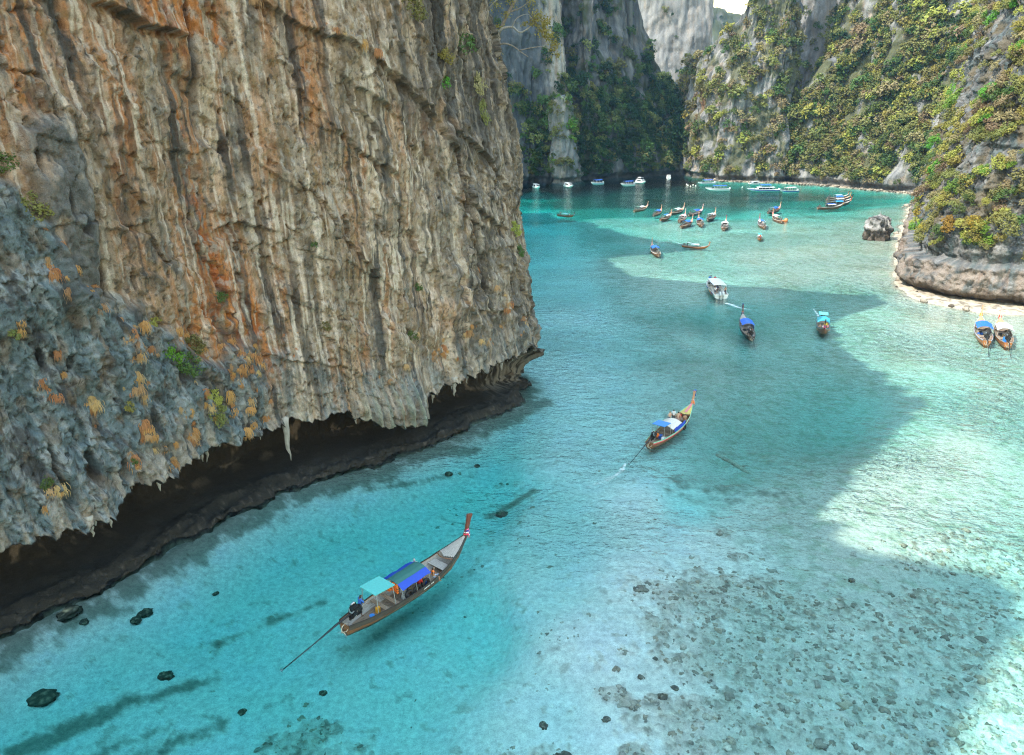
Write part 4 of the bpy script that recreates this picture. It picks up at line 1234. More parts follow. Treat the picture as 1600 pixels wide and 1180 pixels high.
_st = MB()
_rs = random.Random(3)
for k in range(6):
    a = k * 1.05
    _st.tube([(0, 0, -.35), (.25 * math.cos(a), .25 * math.sin(a), .4), (.7 * math.cos(a), .7 * math.sin(a), .8 + .2 * _rs.random())], [.05, .035, .012], 4)
STEM = _st.mesh('stem', M['bark'])


def place_shrub(mw, v, pal, label, group=None, cat='shrub', name='shrub'):
    o = link(name, None)
    o.matrix_world = mw
    link('foliage', shrub_mesh(v, pal), o)
    link('stem', STEM, o)
    tag(o, label, cat, group)
    return o


_n3 = nz2(640, 6, 6)
nr = scatter(WALL['near_right'], 420, lambda S, Z, Nn: sstep(-.15, .25, _n3(S, Z) + .16 + .35 * gauss(S, Z, 118, 26, 16, 9) + .35 * gauss(S, Z, 146, 28, 9, 9) - .9 * gauss(S, Z, 151, 38, 9, 12) * sstep(30, 31, Z)) * sstep(8.5, 10, Z), 655, zmin=9, spacing=1.6)
sh_items = []
for p, q in nr:
    R = rv.uniform(.8, 2.1)
    if rv.random() < .15: R *= 1.4
    pal = rv.choice([2, 2, 2, 3, 3, 4, 4, 1, 5, 3])
    if 9 < p[2] < 15 and rv.random() < .25: pal = rv.choice([5, 6])
    sh_items.append((R / math.dist(p, CAMP), p, q, R, pal))
sh_items.sort(key=lambda t: -t[0])
for i, (a, p, q, R, pal) in enumerate(sh_items[:290]):
    up = Vector((q[0] * .8, q[1] * .8, 1)).normalized()
    rot = up.to_track_quat('Z', 'Y').to_matrix() @ Matrix.Rotation(rv.uniform(0, 6.28), 3, 'Z')
    mw = Matrix.Translation(Vector(p.tolist()) - up * .3 * R) @ rot.to_4x4() @ Matrix.Diagonal((R, R, R * rv.uniform(.6, .95), 1))
    hgt = ('just above the band of' if p[2] < 22 else ('halfway up' if p[2] < 42 else 'high on')); hgt += ''
    place_shrub(mw, rv.randrange(5), pal, '%s%s shrub %s the right headland, %s' % ('large ' if R > 1.9 else ('small ' if R < 1.1 else ''), KIND[pal], hgt, 'left edge' if project(p)[0] < 1470 else ('middle' if project(p)[0] < 1540 else 'picture edge')), '%s shrubs %s the right headland' % (KIND[pal], hgt))

# shrubs of the near cliff, one by one
for (sx, hz, R, flat, pal, v, label) in [
        (94.6, 15.9, .95, .8, 5, 0, 'bright green shrub glowing on the grey bulge of the near cliff'),
        (95.6, 14.7, 1.1, 1.0, 1, 1, 'dark green lower shrub just beneath the bright green one on the near cliff'),
        (96.9, 16.0, .95, .8, 2, 2, 'olive twiggy shrub right of the bright green one on the near cliff'),
        (97.0, 11.4, .8, 1.5, 3, 3, 'yellow green shrub hanging as a long curtain on the near cliff'),
        (97.3, 9.6, .9, .9, 2, 4, 'olive shrub at the lower end of the hanging curtain'),
        (99.9, 19.4, .6, .9, 1, 0, 'small dark green shrub in the orange rust patch'),
        (89.4, 13.2, .45, .9, 3, 1, 'small yellow green shrub among dry tufts, low on the left bulge'),
        (85.1, 31.2, .9, 1.2, 1, 2, 'dark shrub in the left groove at the picture edge, upper of two'),
        (86.0, 28.6, 1.0, 1.2, 2, 3, 'olive shrub in the left groove at the picture edge, lower of two'),
        (93.4, 18.9, .6, 1.3, 3, 4, 'yellow green creeper trailing down left of the rust patch'),
        (126.2, 39.6, 1.0, .9, 3, 0, 'yellow green bush at the top of the dark crack'),
        (126.5, 37.4, .75, 1.3, 5, 1, 'bright vine trailing beneath the bush in the dark crack'),
        (121.6, 43.6, 1.3, .8, 2, 2, 'olive bush on the upper rim near the dark crack'),
        (138.2, 20.9, 1.0, 1.0, 3, 3, 'yellow green shrub on the right edge of the headland, halfway down'),
        (139.0, 18.3, .8, 1.3, 1, 4, 'thin dark green twigs hanging on the right edge of the headland'),
        (120.5, 17.2, .5, .9, 1, 0, 'small dark shrub above the band of dry tufts right of the middle'),
        (119.2, 12.2, .55, 1.2, 1, 1, 'dark shrub in the wet streak above the notch'),
        (109.2, 15.3, .55, .8, 2, 2, 'small olive shrub over a dark hollow in the middle of the cliff'),
        (108.8, 23.0, .4, .8, 1, 3, 'tiny green shrub alone in the cream wall'),
        (132.2, 37.4, 1.1, 1.8, 4, 4, 'brown shaggy shrub hanging from the top right edge, upper of two'),
        (133.3, 34.4, 1.0, 2.0, 2, 0, 'olive shaggy shrub hanging from the top right edge, lower of two'),
        (130.8, 41.5, 1.3, 1.3, 1, 1, 'dark shrub round the foot of the overhanging tree'),
        (82.6, 10.0, .5, .9, 1, 2, 'dark shrub beside the hollows at the lower left'),
        (88.6, 9.0, .35, .9, 1, 3, 'small dark shrub low on the left bulge near the lip'),
        (82.8, 20.6, .5, .7, 2, 4, 'olive shrub at the left picture edge on the grey bulge')]:
    p, nn = near_at(sx, hz)
    up = (nn * .9 + Vector((0, 0, .55))).normalized()
    rot = up.to_track_quat('Z', 'Y').to_matrix()
    mw = Matrix.Translation(p - up * .55 * R) @ rot.to_4x4() @ Matrix.Diagonal((R * flat, R, R * .9, 1)) @ Matrix.Rotation(sx, 4, 'Z')
    if flat > 1.25: mw = Matrix.Translation(p + nn * .05) @ rot.to_4x4() @ Matrix.Diagonal((R, R * flat * .9, R * .6, 1)) @ Matrix.Translation((0, 0, -.6))
    place_shrub(mw, v, pal, label)


# dry grass tufts hanging on the near cliff
def tuft_mesh(seed, mat):
    r = np.random.default_rng(seed)
    vs, fs = [], []
    for k in range(85):
        a = r.uniform(0, 6.28); rr = r.uniform(.0, .16)
        b = np.array([rr * math.cos(a) * 1.9, 0, r.uniform(-.22, .12)])
        d = np.array([r.normal() * .42, abs(r.normal()) * .16 + .22, r.uniform(-.25, .2)])
        L = r.uniform(.2, .6)
        w = np.array([.022, 0, .006])
        p0 = b; p1 = b + d * L * .6; p2 = b + d * L * .9 + np.array([r.normal() * .07, .05, -.5 * L]); p3 = p2 + np.array([r.normal() * .06, -.02, -.6 * L])
        i = len(vs)
        for p, s_ in ((p0, 1), (p1, 1), (p2, .8), (p3, .25)):
            vs += [p - w * s_, p + w * s_]
        fs += [(i, i + 1, i + 3, i + 2), (i + 2, i + 3, i + 5, i + 4), (i + 4, i + 5, i + 7, i + 6)]
    return np_mesh('grass_tuft', np.array(vs), np.array(fs), [mat], attrs={'tint': np.zeros(len(vs))}, smooth=False)


TUFT = [tuft_mesh(k, M['dry_grass'] if k % 3 else M['dry_grass_pale']) for k in range(6)]
rt = random.Random(41)
tufts = []
# they root in cracks and on shoulders, in uneven clusters
for k in range(62):
    sx = rt.uniform(79.5, 104); top_ = line(GREY_TOP, sx)
    hz_ = rt.uniform(7.0, top_ - .3) if rt.random() < .7 else top_ + rt.uniform(-.5, .4)
    m_ = rt.choice([1, 1, 2, 3, 5, 8])
    dx_ = rt.uniform(-.15, .3)
    for q in range(m_):
        t_ = rt.gauss(0, 1)
        tufts.append((sx + dx_ * t_ + rt.gauss(0, .16), hz_ - t_ * .55 + rt.gauss(0, .2)))
for k in range(22):
    sx, hz_ = rt.uniform(112, 139), rt.choice([rt.uniform(8, 12), rt.uniform(9, 16)])
    for q in range(rt.choice([1, 1, 2, 4])): tufts.append((sx + rt.gauss(0, .4), hz_ + rt.gauss(0, .5)))
for k in range(24):
    hz_ = rt.uniform(17, 41); tufts.append((line([(h, x) for h, x in CRACK], hz_) + rt.uniform(-.4, .2), hz_))
for k in range(9):
    sx = rt.uniform(106, 118); tufts.append((sx, line([(106, 43), (115, 39.8), (118, 38)], sx) + rt.uniform(-.1, .5)))
for k in range(16): tufts.append((rt.uniform(99, 108), rt.uniform(13, 15.2)))
for k, (sx, hz_) in enumerate(tufts):
    p, nn = near_at(sx, max(hz_, line(LIP, sx) + .8))
    o = link('grass_tuft', TUFT[rt.randrange(6)])
    sc = rt.choice([.35, .45, .6, .75, .9, 1.1]) * rt.uniform(.85, 1.15)
    yaw = math.atan2(nn.y, nn.x) - math.pi / 2
    o.matrix_world = Matrix.Translation(p - nn * .08) @ Matrix.Rotation(yaw + rt.uniform(-.4, .4), 4, 'Z') @ Matrix.Diagonal((sc, sc, sc * rt.uniform(.9, 1.3), 1))
    bulge = sx < 104 and hz_ < 30
    where = ('grey left bulge of' if bulge else ('lower right part of' if sx > 110 and hz_ < 17 else ('dark crack of' if sx > 122 else 'high ledges of')))
    spot = ('far left' if sx < 85 else ('left' if sx < 91 else ('middle' if sx < 97 else 'right'))) if bulge else ('left' if sx < 124 else 'right')
    hv = 'upper' if hz_ > 15 else ('middle' if hz_ > 11 else 'lower')
    size_ = 'large' if sc > .95 else ('small' if sc < .65 else 'medium')
    tag(o, '%s dry grass tuft on %s the near cliff, %s %s' % (size_, where, hv, spot), 'grass tuft', 'dry grass tufts on the %s the near cliff' % where)

# the gnarled tree leaning out over the water at the top of the headland
tr = link('leaning_tree', None); tr.location = (-3.4, 94.2, 39.0)
T0 = Vector(tr.location)
tag(tr, 'gnarled pale branched tree leaning out from the top edge of the near headland', 'tree')


def limb(name, pts, r0, r1, mat):
    rr = random.Random(len(pts))
    C_ = catmull([(p[0], p[1] + rr.uniform(-.15, .15) * (i > 0), p[2]) for i, p in enumerate(pts)], 5)
    P_ = [Vector(p) - T0 for p in C_]
    return MB().tube(P_, [lerp(r0, r1, i / (len(P_) - 1)) for i in range(len(P_))], 7).build(name, mat, tr, True)


limb('trunk', [(-4.6, 94.6, 38.0), (-3.2, 94, 39.5), (-1.9, 94, 42.4), (-.4, 94, 45.3), (.9, 94, 47.1), (2.8, 94, 48.9)], .30, .10, M['bark'])
for nm, pts, r0, r1, mt in [('branch', [(-2.7, 93.7, 41.2), (-1.5, 93.5, 43.3), (0, 93.3, 43.7), (.9, 93.2, 43.1), (1.9, 93.3, 43.6), (3.0, 93.4, 44.5), (3.8, 93.5, 44.9)], .17, .03, M['bark_pale']),
                            ('branch', [(-2.6, 93.8, 41.0), (-1.2, 93.2, 41.9), (0, 93, 41.7), (1.1, 93, 41.0), (1.9, 93, 40.5)], .13, .04, M['bark']),
                            ('branch', [(.9, 93, 41.2), (2.6, 92.8, 41.5), (3.9, 92.8, 41.5), (5.2, 92.8, 40.8)], .07, .02, M['bark']),
                            ('branch', [(-4.0, 94.3, 42.6), (-3.7, 94, 44.1), (-2.6, 94, 45.8), (-1.6, 94, 46.7), (.1, 94, 47.5)], .15, .05, M['bark_pale']),
                            ('branch', [(-.4, 94, 45.3), (1.1, 93.7, 45.8), (2.6, 93.6, 46.9)], .1, .03, M['bark']),
                            ('branch', [(0, 93.3, 43.7), (.6, 93, 44.6), (1.8, 93, 45.0), (2.4, 93, 44.4)], .06, .02, M['bark_pale'])]:
    limb(nm, pts, r0, r1, mt)
rl = np.random.default_rng(19)
lq, lf = [], []
for (x, y, z, r_, n_) in [(2.6, 93.2, 44.2, .6, 70), (3.5, 93.2, 43.5, .7, 90), (4.2, 93, 42.7, .6, 80), (4.9, 92.9, 41.8, .55, 60), (2.9, 93.4, 44.9, .6, 70), (5.2, 92.8, 40.7, .4, 30), (3.9, 93.3, 44.2, .6, 70), (-.7, 93.6, 45.0, .5, 25), (-2.2, 94, 46.1, .7, 40), (0, 94, 46.3, .6, 35), (2.2, 93.6, 46.4, .6, 40),
                          (-1.6, 93.6, 43.6, .5, 40), (4.6, 92.8, 41.2, .3, 20), (1.4, 93.1, 44.0, .35, 20), (4.4, 92.9, 40.2, .35, 8), (-2.6, 93.8, 41.8, .6, 70), (-1.9, 93.6, 40.9, .5, 50)]:
    p = np.array([x, y, z]) - np.array(T0) + rl.normal(size=(n_ * 2, 3)) * r_ * np.array([.6, .6, .5])
    a = rl.normal(size=p.shape); a /= np.linalg.norm(a, axis=1, keepdims=True)
    b = np.cross(a, rl.normal(size=p.shape)); b /= np.linalg.norm(b, axis=1, keepdims=True)
    s_ = .14
    i0 = sum(len(v) for v in lq)
    lq.append(np.stack([p - a * s_, p - b * s_ * .5, p + a * s_, p + b * s_ * .5], 1).reshape(-1, 3)); lf.append(np.arange(len(p) * 4).reshape(-1, 4) + i0)
lq = np.vstack(lq)
link('leaves', np_mesh('leaves', lq, np.vstack(lf), [LEAF[3]], attrs={'tint': np.zeros(len(lq))}, smooth=False), tr)
# ------------------------------------------------------------------ rocks, coral, shore stones
def lump(n_u, n_v, seed, r=(1, 1, 1), noise=.35, scale=1.4, pinch=None):
    u = np.linspace(0, 2 * np.pi, n_u, endpoint=False); v = np.linspace(-.5 * np.pi, .5 * np.pi, n_v)
    U, Vv = np.meshgrid(u, v, indexing='ij')
    x, y, z = np.cos(Vv) * np.cos(U), np.cos(Vv) * np.sin(U), np.sin(Vv)
    k = 1 + noise * (.6 * fbm(x * scale + 3 * z, y * scale - 2 * z + seed, 4, seed) + .5 * ridged(x * scale * 1.6 + seed, (y + z) * scale * 1.3, 2, seed + 3) - .3)
    if pinch: k = k * pinch(z)
    P = np.stack([x * k * r[0], y * k * r[1], z * (1 + .3 * (k - 1)) * r[2]], -1)
    f = []
    for i in range(n_u):
        for j in range(n_v - 1):
            a = i * n_v + j; b = ((i + 1) % n_u) * n_v + j
            f.append((a, b, b + 1, a + 1))
    return P, np.array(f)


P, f_ = lump(110, 80, 31, (3.9, 3.0, 8.2), .38, 1.5, lambda z: np.interp(z, [-1, -.1, .08, .3, .62, .9, 1], [1.06, 1.0, .92, 1.06, 1.0, .85, .8]) / (np.sqrt(np.maximum(1 - z * z, .0)) ** .55 + .12) ** .5)
P[..., 0] += .25 * cells2(P[..., 0] / 2.2, P[..., 2] / 2.6, 77)[2] + .18 * noise2(P[..., 0] * 1.6, P[..., 2] * 1.2, 78)
P[..., 1] -= .9 * cells2(P[..., 0] / 2.6 + .2 * P[..., 2], P[..., 2] / 3.0, 79)[2]
P[..., 2] = np.where(P[..., 2] > 5.6, 5.6 + (P[..., 2] - 5.6) * .3, P[..., 2])
zz = P[..., 2]
rc_ = np.ones(zz.shape + (3,), np.float32) * np.array((.25, .245, .235), np.float32)
rc_ = mixc(rc_, (.42, .40, .37), sstep(.0, .5, fbm(P[..., 0] * .7, zz * .35, 4, 81)))
rc_ = mixc(rc_, (.10, .10, .10), sstep(.1, .5, fbm(P[..., 0] * .9 + 4, zz * .4, 4, 82)))
rc_ = mixc(rc_, (.11, .085, .065), sstep(2.9, 2.2, zz + .4 * noise2(P[..., 0], P[..., 1], 83)) * .9)
rk = link('sea_rock', np_mesh('sea_rock', P, f_, [M['rock_mid']], colors=np.clip(rc_, .03, .6)))
p_ = water_at(1373, 376)
rk.location = (p_.x + .3, p_.y + 3.0, .4)
rk.rotation_euler = (0, 0, .3)
tag(rk, 'lone grey boulder standing in the sandy shallows beside the right headland', 'rock')

ROCK_VAR = []
for k in range(4):
    P, f_ = lump(22, 14, 300 + k, (1, .85, .6), .5, 1.3)
    cc_ = np.ones(P.shape, np.float32) * np.array((.06, .068, .048), np.float32)
    cc_ = mixc(cc_, (.22, .23, .155), sstep(.1, .5, fbm(P[..., 0] * 2, P[..., 1] * 2 + P[..., 2], 3, 310 + k)))
    ROCK_VAR.append(np_mesh('submerged_rock', P, f_, [M['coral']], colors=cc_))
for k, (px, py, r, lab) in enumerate([(57, 1054, .95, 'big dark submerged rock near the bottom left corner'), (106, 952, .95, 'wide dark submerged rock closest to the notch at the left edge'), (128, 958, .4, 'small dark rock just right of the wide one by the notch'),
                                      (222, 936, .6, 'dark submerged rock off the notch, right one of a pair'), (208, 946, .5, 'dark submerged rock off the notch, left one of a pair'), (251, 1014, .6, 'dark submerged rock alone on the sand left of the boat propeller'),
                                      (370, 1063, .35, 'small dark rock between the weed bands and the front boat'), (500, 1037, .32, 'small dark rock right below the propeller tip of the front boat'), (332, 896, .3, 'small dark rock halfway between notch and front boat'),
                                      (850, 1114, .35, 'small dark rock at the bottom middle, left of the round coral'), (948, 1113, .3, 'small dark rock below the round coral'), (885, 1168, .6, 'black rock at the very bottom, left of the reef corner'), (1036, 1083, .35, 'small dark rock at the left rim of the big reef'),
                                      (1333, 897, .35, 'dark stone at the upper rim of the big reef'), (1055, 1065, .3, 'little dark stone above the left rim of the big reef'), (870, 1164, .35, 'small black rock beside the one at the very bottom'),
                                      (1025, 1022, .25, 'tiny dark stone on the sand left of the reef'), (700, 720, .5, 'dark rock in the weed patch off the headland, left'), (745, 706, .4, 'dark rock in the weed patch off the headland, right'), (785, 766, .7, 'flat dark rock in the clear water right of the headland weed')]):
    o = link('submerged_rock', ROCK_VAR[k % 4])
    p = water_at(px, py)
    o.location = (p.x, p.y, floor_z(p.x, p.y) + .05 * r); r *= .85; o.scale = (r, r, r * .7); o.rotation_euler = (0, 0, k * 1.3)
    tag(o, lab, 'rock')

# reef: small coral knobs over the beds, one mass
rr = np.random.default_rng(55)
kx, ky, kz = FX.ravel(), FY.ravel(), FZ.ravel()
w_ = REEF.ravel() * (ky < 66) * (ky ** 2)
ids = rr.choice(len(kx), 2400, p=w_ / w_.sum())
extra = rr.choice(len(kx), 450, p=(lambda q: q / q.sum())((1 - REEF.ravel()) * (ky < 70) * (ky > 30) * ky ** 2 * (kx > -8) * np.clip(fbm(kx / 5, ky / 5, 3, 556), 0, 1) ** 2))
P0, f0 = lump(11, 7, 12, (1, 1, .75), 1.1, 1.5)
P0 = P0.reshape(-1, 3)
vv, ff, cc2 = [], [], []
for n_, i in enumerate(np.concatenate([ids, extra])):
    r = rr.gamma(2.0, .05) + .05 if n_ < 2400 else rr.gamma(2.0, .035) + .03
    a = rr.uniform(0, 6.28); c_, s_ = math.cos(a), math.sin(a)
    q = P0 * r * np.array([1, rr.uniform(.6, 1.1), rr.uniform(.35, .8)])
    q = np.stack([q[:, 0] * c_ - q[:, 1] * s_ + kx[i], q[:, 0] * s_ + q[:, 1] * c_ + ky[i], q[:, 2] + kz[i] - .22 * r], 1)
    q[:, 2] = np.minimum(q[:, 2], -.06)
    ff.append(f0 + len(vv) * len(P0)); vv.append(q)
    t = rr.random()
    col = np.array([(.40, .39, .31), (.30, .295, .23), (.50, .48, .39), (.36, .32, .23), (.20, .20, .15)][min(4, int(t * 4.6))])
    cc2.append(np.repeat((col * rr.uniform(.75, 1.25))[None], len(P0), 0))
o = link('coral_reef', np_mesh('coral_reef', np.vstack(vv), np.vstack(ff), [M['coral']], colors=np.vstack(cc2)))
tag(o, 'knobs of coral and stones scattered over the shallow reef beds', kind='stuff')

P0, f0 = lump(8, 6, 14, (1, .8, .7), .6, 1.2)
P0 = P0.reshape(-1, 3)
PS = catmull(SHORE, 40)
vv, ff, cc2 = [], [], []
for n_ in range(1500):
    i = rr.integers(0, len(PS) - 1)
    d = PS[min(i + 1, len(PS) - 1)] - PS[i]; d = d / (np.linalg.norm(d) + 1e-6)
    nn_ = np.array([-d[1], d[0]])                              # towards the water side is the left of the walk
    o_ = rr.normal() * 1.5 + 1.2
    p = PS[i] - nn_ * (-o_) * 1.0
    if p[1] < 290 and rr.random() < .96: continue
    r = rr.gamma(2.0, .16) + .1
    a = rr.uniform(0, 6.28); c_, s_ = math.cos(a), math.sin(a)
    q = P0 * r
    q = np.stack([q[:, 0] * c_ - q[:, 1] * s_ + p[0], q[:, 0] * s_ + q[:, 1] * c_ + p[1], q[:, 2] + .25], 1)
    ff.append(f0 + len(vv) * len(P0)); vv.append(q)
    cc2.append(np.repeat((np.array([(.24, .20, .155), (.14, .115, .09), (.36, .31, .25)][rr.integers(0, 3)]))[None], len(P0), 0))
o = link('shore_rocks', np_mesh('shore_rocks', np.vstack(vv), np.vstack(ff), [M['rock_mid']], colors=np.vstack(cc2)))
tag(o, 'loose stones along the foot of the right hand cliffs', kind='stuff')

lg = MB().tube([(0, 0, 0), (1.2, -2.0, .1), (2.2, -4.6, .05), (3.4, -6.5, -.1)], [.22, .26, .2, .1], 8).tube([(1.6, -3, .1), (2.6, -3.2, .4)], [.12, .04], 6).build('sunken_log', paint('waterlogged_wood', (.46, .42, .33), .9, .35, 3), None, True)
p_ = water_at(1122, 690); lg.location = (p_.x, p_.y, floor_z(p_.x, p_.y) - .02)
tag(lg, 'pale sunken log lying under the water right of the second boat', 'log')

# ------------------------------------------------------------------ people
SK = {}


def skin_body(name, joints, bones, radii):
    me = bpy.data.meshes.new(name)
    names = list(joints)
    me.from_pydata([joints[k] for k in names], [(names.index(a), names.index(b)) for a, b in bones], [])
    o = bpy.data.objects.new(name, me); COL.objects.link(o)
    md = o.modifiers.new('skin', 'SKIN')
    for i, k in enumerate(names):
        r = radii[k] if isinstance(radii[k], tuple) else (radii[k], radii[k])
        me.skin_vertices[0].data[i].radius = r
        me.skin_vertices[0].data[i].use_root = (k == 'pelvis')
    sb = o.modifiers.new('sub', 'SUBSURF'); sb.levels = sb.render_levels = 1
    dg = bpy.context.evaluated_depsgraph_get()
    ev = o.evaluated_get(dg)
    m2 = bpy.data.meshes.new_from_object(ev)
    bpy.data.objects.remove(o)
    V = np.empty(len(m2.vertices) * 3, np.float32); m2.vertices.foreach_get('co', V); V = V.reshape(-1, 3)
    F = [tuple(p.vertices) for p in m2.polygons]
    Nn = np.empty(len(m2.vertices) * 3, np.float32); m2.vertices.foreach_get('normal', Nn)
    bpy.data.meshes.remove(m2)
    return V, F, Nn.reshape(-1, 3)


def pose(kind):
    J = {}
    if kind == 'stand':
        J.update(pelvis=(0, 0, .95), belly=(.01, 0, 1.12), chest=(.01, 0, 1.34), neck=(.01, 0, 1.49), head=(.03, 0, 1.58), crown=(.02, 0, 1.70), nose=(.115, 0, 1.60))
        legs = {s: ((0, s * .09, .90), (.03, s * .11, .50), (-.01, s * .11, .09), (.15, s * .13, .035)) for s in (1, -1)}
        arms = {1: ((.0, .18, 1.41), (.02, .25, 1.13), (.18, .22, .96)), -1: ((.0, -.18, 1.41), (.03, -.26, 1.14), (.08, -.25, .90))}
    elif kind == 'steer':
        J.update(pelvis=(0, 0, .92), belly=(.02, 0, 1.09), chest=(.06, 0, 1.30), neck=(.09, 0, 1.44), head=(.13, 0, 1.53), crown=(.13, 0, 1.65), nose=(.22, 0, 1.55))
        legs = {s: ((0, s * .09, .87), (.08 * s + .06, s * .13, .48), (.03, s * .15, .09), (.19, s * .17, .035)) for s in (1, -1)}
        arms = {1: ((.05, .18, 1.37), (.16, .26, 1.14), (.38, .20, 1.06)), -1: ((.05, -.18, 1.37), (.16, -.30, 1.16), (.40, -.34, 1.02))}
    else:
        ln = .10 if kind == 'lean' else .0
        J.update(pelvis=(0, 0, .12), belly=(.01 - ln * .5, 0, .30), chest=(.03 - ln, 0, .52), neck=(.04 - ln, 0, .67), head=(.07 - ln, 0, .76), crown=(.06 - ln, 0, .88), nose=(.155 - ln, 0, .78))
        legs = {s: ((.04, s * .10, .10), (.42, s * .14, .14), (.46, s * .13, -.26), (.60, s * .14, -.30)) for s in (1, -1)}
        arms = {s: ((.02 - ln, s * .18, .59), (.06 - 2 * ln, s * .25, .33), (.26 - 3 * ln, s * .20, .20)) for s in (1, -1)}
    B = [('pelvis', 'belly'), ('belly', 'chest'), ('chest', 'neck'), ('neck', 'head'), ('head', 'crown'), ('head', 'nose')]
    R = dict(pelvis=(.15, .11), belly=(.13, .10), chest=(.165, .115), neck=.055, head=.085, crown=.075, nose=.022)
    for s, t in ((1, 'l'), (-1, 'r')):
        for nm, p, r in zip(('hip', 'knee', 'ankle', 'toe'), legs[s], (.085, .058, .038, .032)): J[nm + t] = p; R[nm + t] = r
        for nm, p, r in zip(('shoulder', 'elbow', 'wrist'), arms[s], (.06, .042, .028)): J[nm + t] = p; R[nm + t] = r
        B += [('pelvis', 'hip' + t), ('hip' + t, 'knee' + t), ('knee' + t, 'ankle' + t), ('ankle' + t, 'toe' + t), ('chest', 'shoulder' + t), ('shoulder' + t, 'elbow' + t), ('elbow' + t, 'wrist' + t)]
        w, e = Vector(arms[s][2]), Vector(arms[s][1])
        d = (w - e).normalized(); side = d.cross(Vector((0, 0, 1))).normalized()
        up = side.cross(d)
        palm = w + d * .07
        J['palm' + t] = tuple(palm); R['palm' + t] = (.036, .018); B.append(('wrist' + t, 'palm' + t))
        for q, (o_, ln_) in enumerate(((-.030, .062), (-.010, .078), (.010, .072), (.030, .055))):
            a = palm + side * o_ + d * ln_ * .5
            b = palm + side * o_ * 1.15 + d * ln_ + (-up) * .012
            J['f%d%s' % (q, t)] = tuple(a); J['g%d%s' % (q, t)] = tuple(b); R['f%d%s' % (q, t)] = R['g%d%s' % (q, t)] = .009
            B += [('palm' + t, 'f%d%s' % (q, t)), ('f%d%s' % (q, t), 'g%d%s' % (q, t))]
        a = w + d * .035 + side * .045 * s + up * .0; b = a + d * .03 + side * .012 * s
        J['th' + t] = tuple(a); J['ti' + t] = tuple(b); R['th' + t] = .012; R['ti' + t] = .009
        B += [('wrist' + t, 'th' + t), ('th' + t, 'ti' + t)]
    return J, B, R


def seg_dist(P, a, b):
    a, b = np.array(a), np.array(b); d = b - a
    t = np.clip(((P - a) @ d) / max(1e-9, d @ d), 0, 1)
    return np.linalg.norm(P - a - t[:, None] * d, axis=1)


def body_parts(kind):
    J, B, R = pose(kind)
    V, F, Nn = skin_body('person_body', J, B, R)
    names = [a + '|' + b for a, b in B]
    D = np.stack([seg_dist(V, J[a], J[b]) for a, b in B], 1)
    lab = np.array([names[i] for i in D.argmin(1)])
    zone = np.full(len(V), 'skin', dtype=object)
    for i, l in enumerate(lab):
        if l in ('pelvis|belly', 'belly|chest', 'chest|shoulderl', 'chest|shoulderr') or (l == 'chest|neck' and V[i, 2] < J['neck'][2] - .06): zone[i] = 'torso'
        if l.startswith('shoulder'): zone[i] = 'sleeve'
        if l.startswith('pelvis|hip') or l.startswith('hip') or (l == 'pelvis|belly' and V[i, 2] < J['pelvis'][2] + .02): zone[i] = 'thigh'
        if l == 'head|crown' or (l == 'neck|head' and V[i, 0] < J['head'][0] - .02): zone[i] = 'hair' if (V[i, 0] < J['head'][0] + .035 or V[i, 2] > J['crown'][2] + .02) else 'skin'

    def cloth(zs, inflate):
        keep = [f for f in F if sum(zone[i] in zs for i in f) >= len(f) - 1]
        used = sorted({i for f in keep for i in f}); mp = {o: n for n, o in enumerate(used)}
        return [tuple((V[i] + Nn[i] * inflate).tolist()) for i in used], [tuple(mp[i] for i in f) for f in keep]
    out = {'body': ([tuple(v) for v in V.tolist()], F), 'shirt': cloth(('torso', 'sleeve'), .016), 'vest': cloth(('torso',), .035), 'shorts': cloth(('thigh',), .018), 'hair': cloth(('hair',), .016)}
    eyes = MB()
    h = Vector(J['head'])
    for s in (1, -1):
        eyes.box(h + Vector((.082, s * .032, .035)), (.012, .022, .012))
    out['eyes'] = (eyes.v, eyes.f)
    out['mouth'] = (lambda m: (m.v, m.f))(MB().box(h + Vector((.085, 0, -.03)), (.012, .04, .008)))
    return out


for k in ('stand', 'steer', 'sit', 'lean'):
    for part, (v, f) in body_parts(k).items():
        me = bpy.data.meshes.new(part); me.from_pydata(v, [], f); me.update()
        me.polygons.foreach_set('use_smooth', np.ones(len(me.polygons), bool))
        me.materials.append(None)
        SK[k, part] = me
C_ = {}


def cmat(rgb, rough=.7):
    if (rgb, rough) not in C_: C_[rgb, rough] = paint('fabric', rgb, rough, .12, 8)
    return C_[rgb, rough]


SKIN = [paint('skin_light', (.52, .33, .24), .5, .06, 5), paint('skin_tan', (.36, .20, .125), .5, .06, 5), paint('skin_dark', (.20, .11, .07), .5, .06, 5)]
HAIR = [(.02, .017, .015), (.07, .04, .02), (.25, .18, .09), (.35, .34, .33)]


def own(o, mat):
    o.material_slots[0].link = 'OBJECT'; o.material_slots[0].material = mat
    return o


def person(boat, local, yaw, kind, label, skin=0, top=None, vest=None, bottom=(.04, .045, .06), hair=0, group=None, s=1.0):
    o = link('person', None)
    o.matrix_world = boat.matrix_world @ Matrix.Translation(local) @ Matrix.Rotation(rad(yaw), 4, 'Z') @ Matrix.Scale(s, 4)
    own(link('body', SK[kind, 'body'], o), SKIN[skin])
    if top: own(link('shirt', SK[kind, 'shirt'], o), cmat(top))
    if vest: own(link('life_vest', SK[kind, 'vest'], o), cmat(vest))
    own(link('shorts', SK[kind, 'shorts'], o), cmat(bottom))
    own(link('hair', SK[kind, 'hair'], o), cmat(HAIR[hair], .8))
    own(link('eyes', SK[kind, 'eyes'], o), cmat((.02, .015, .012), .3))
    own(link('mouth', SK[kind, 'mouth'], o), cmat((.30, .10, .09), .5))
    tag(o, label, 'person', group)
    return o


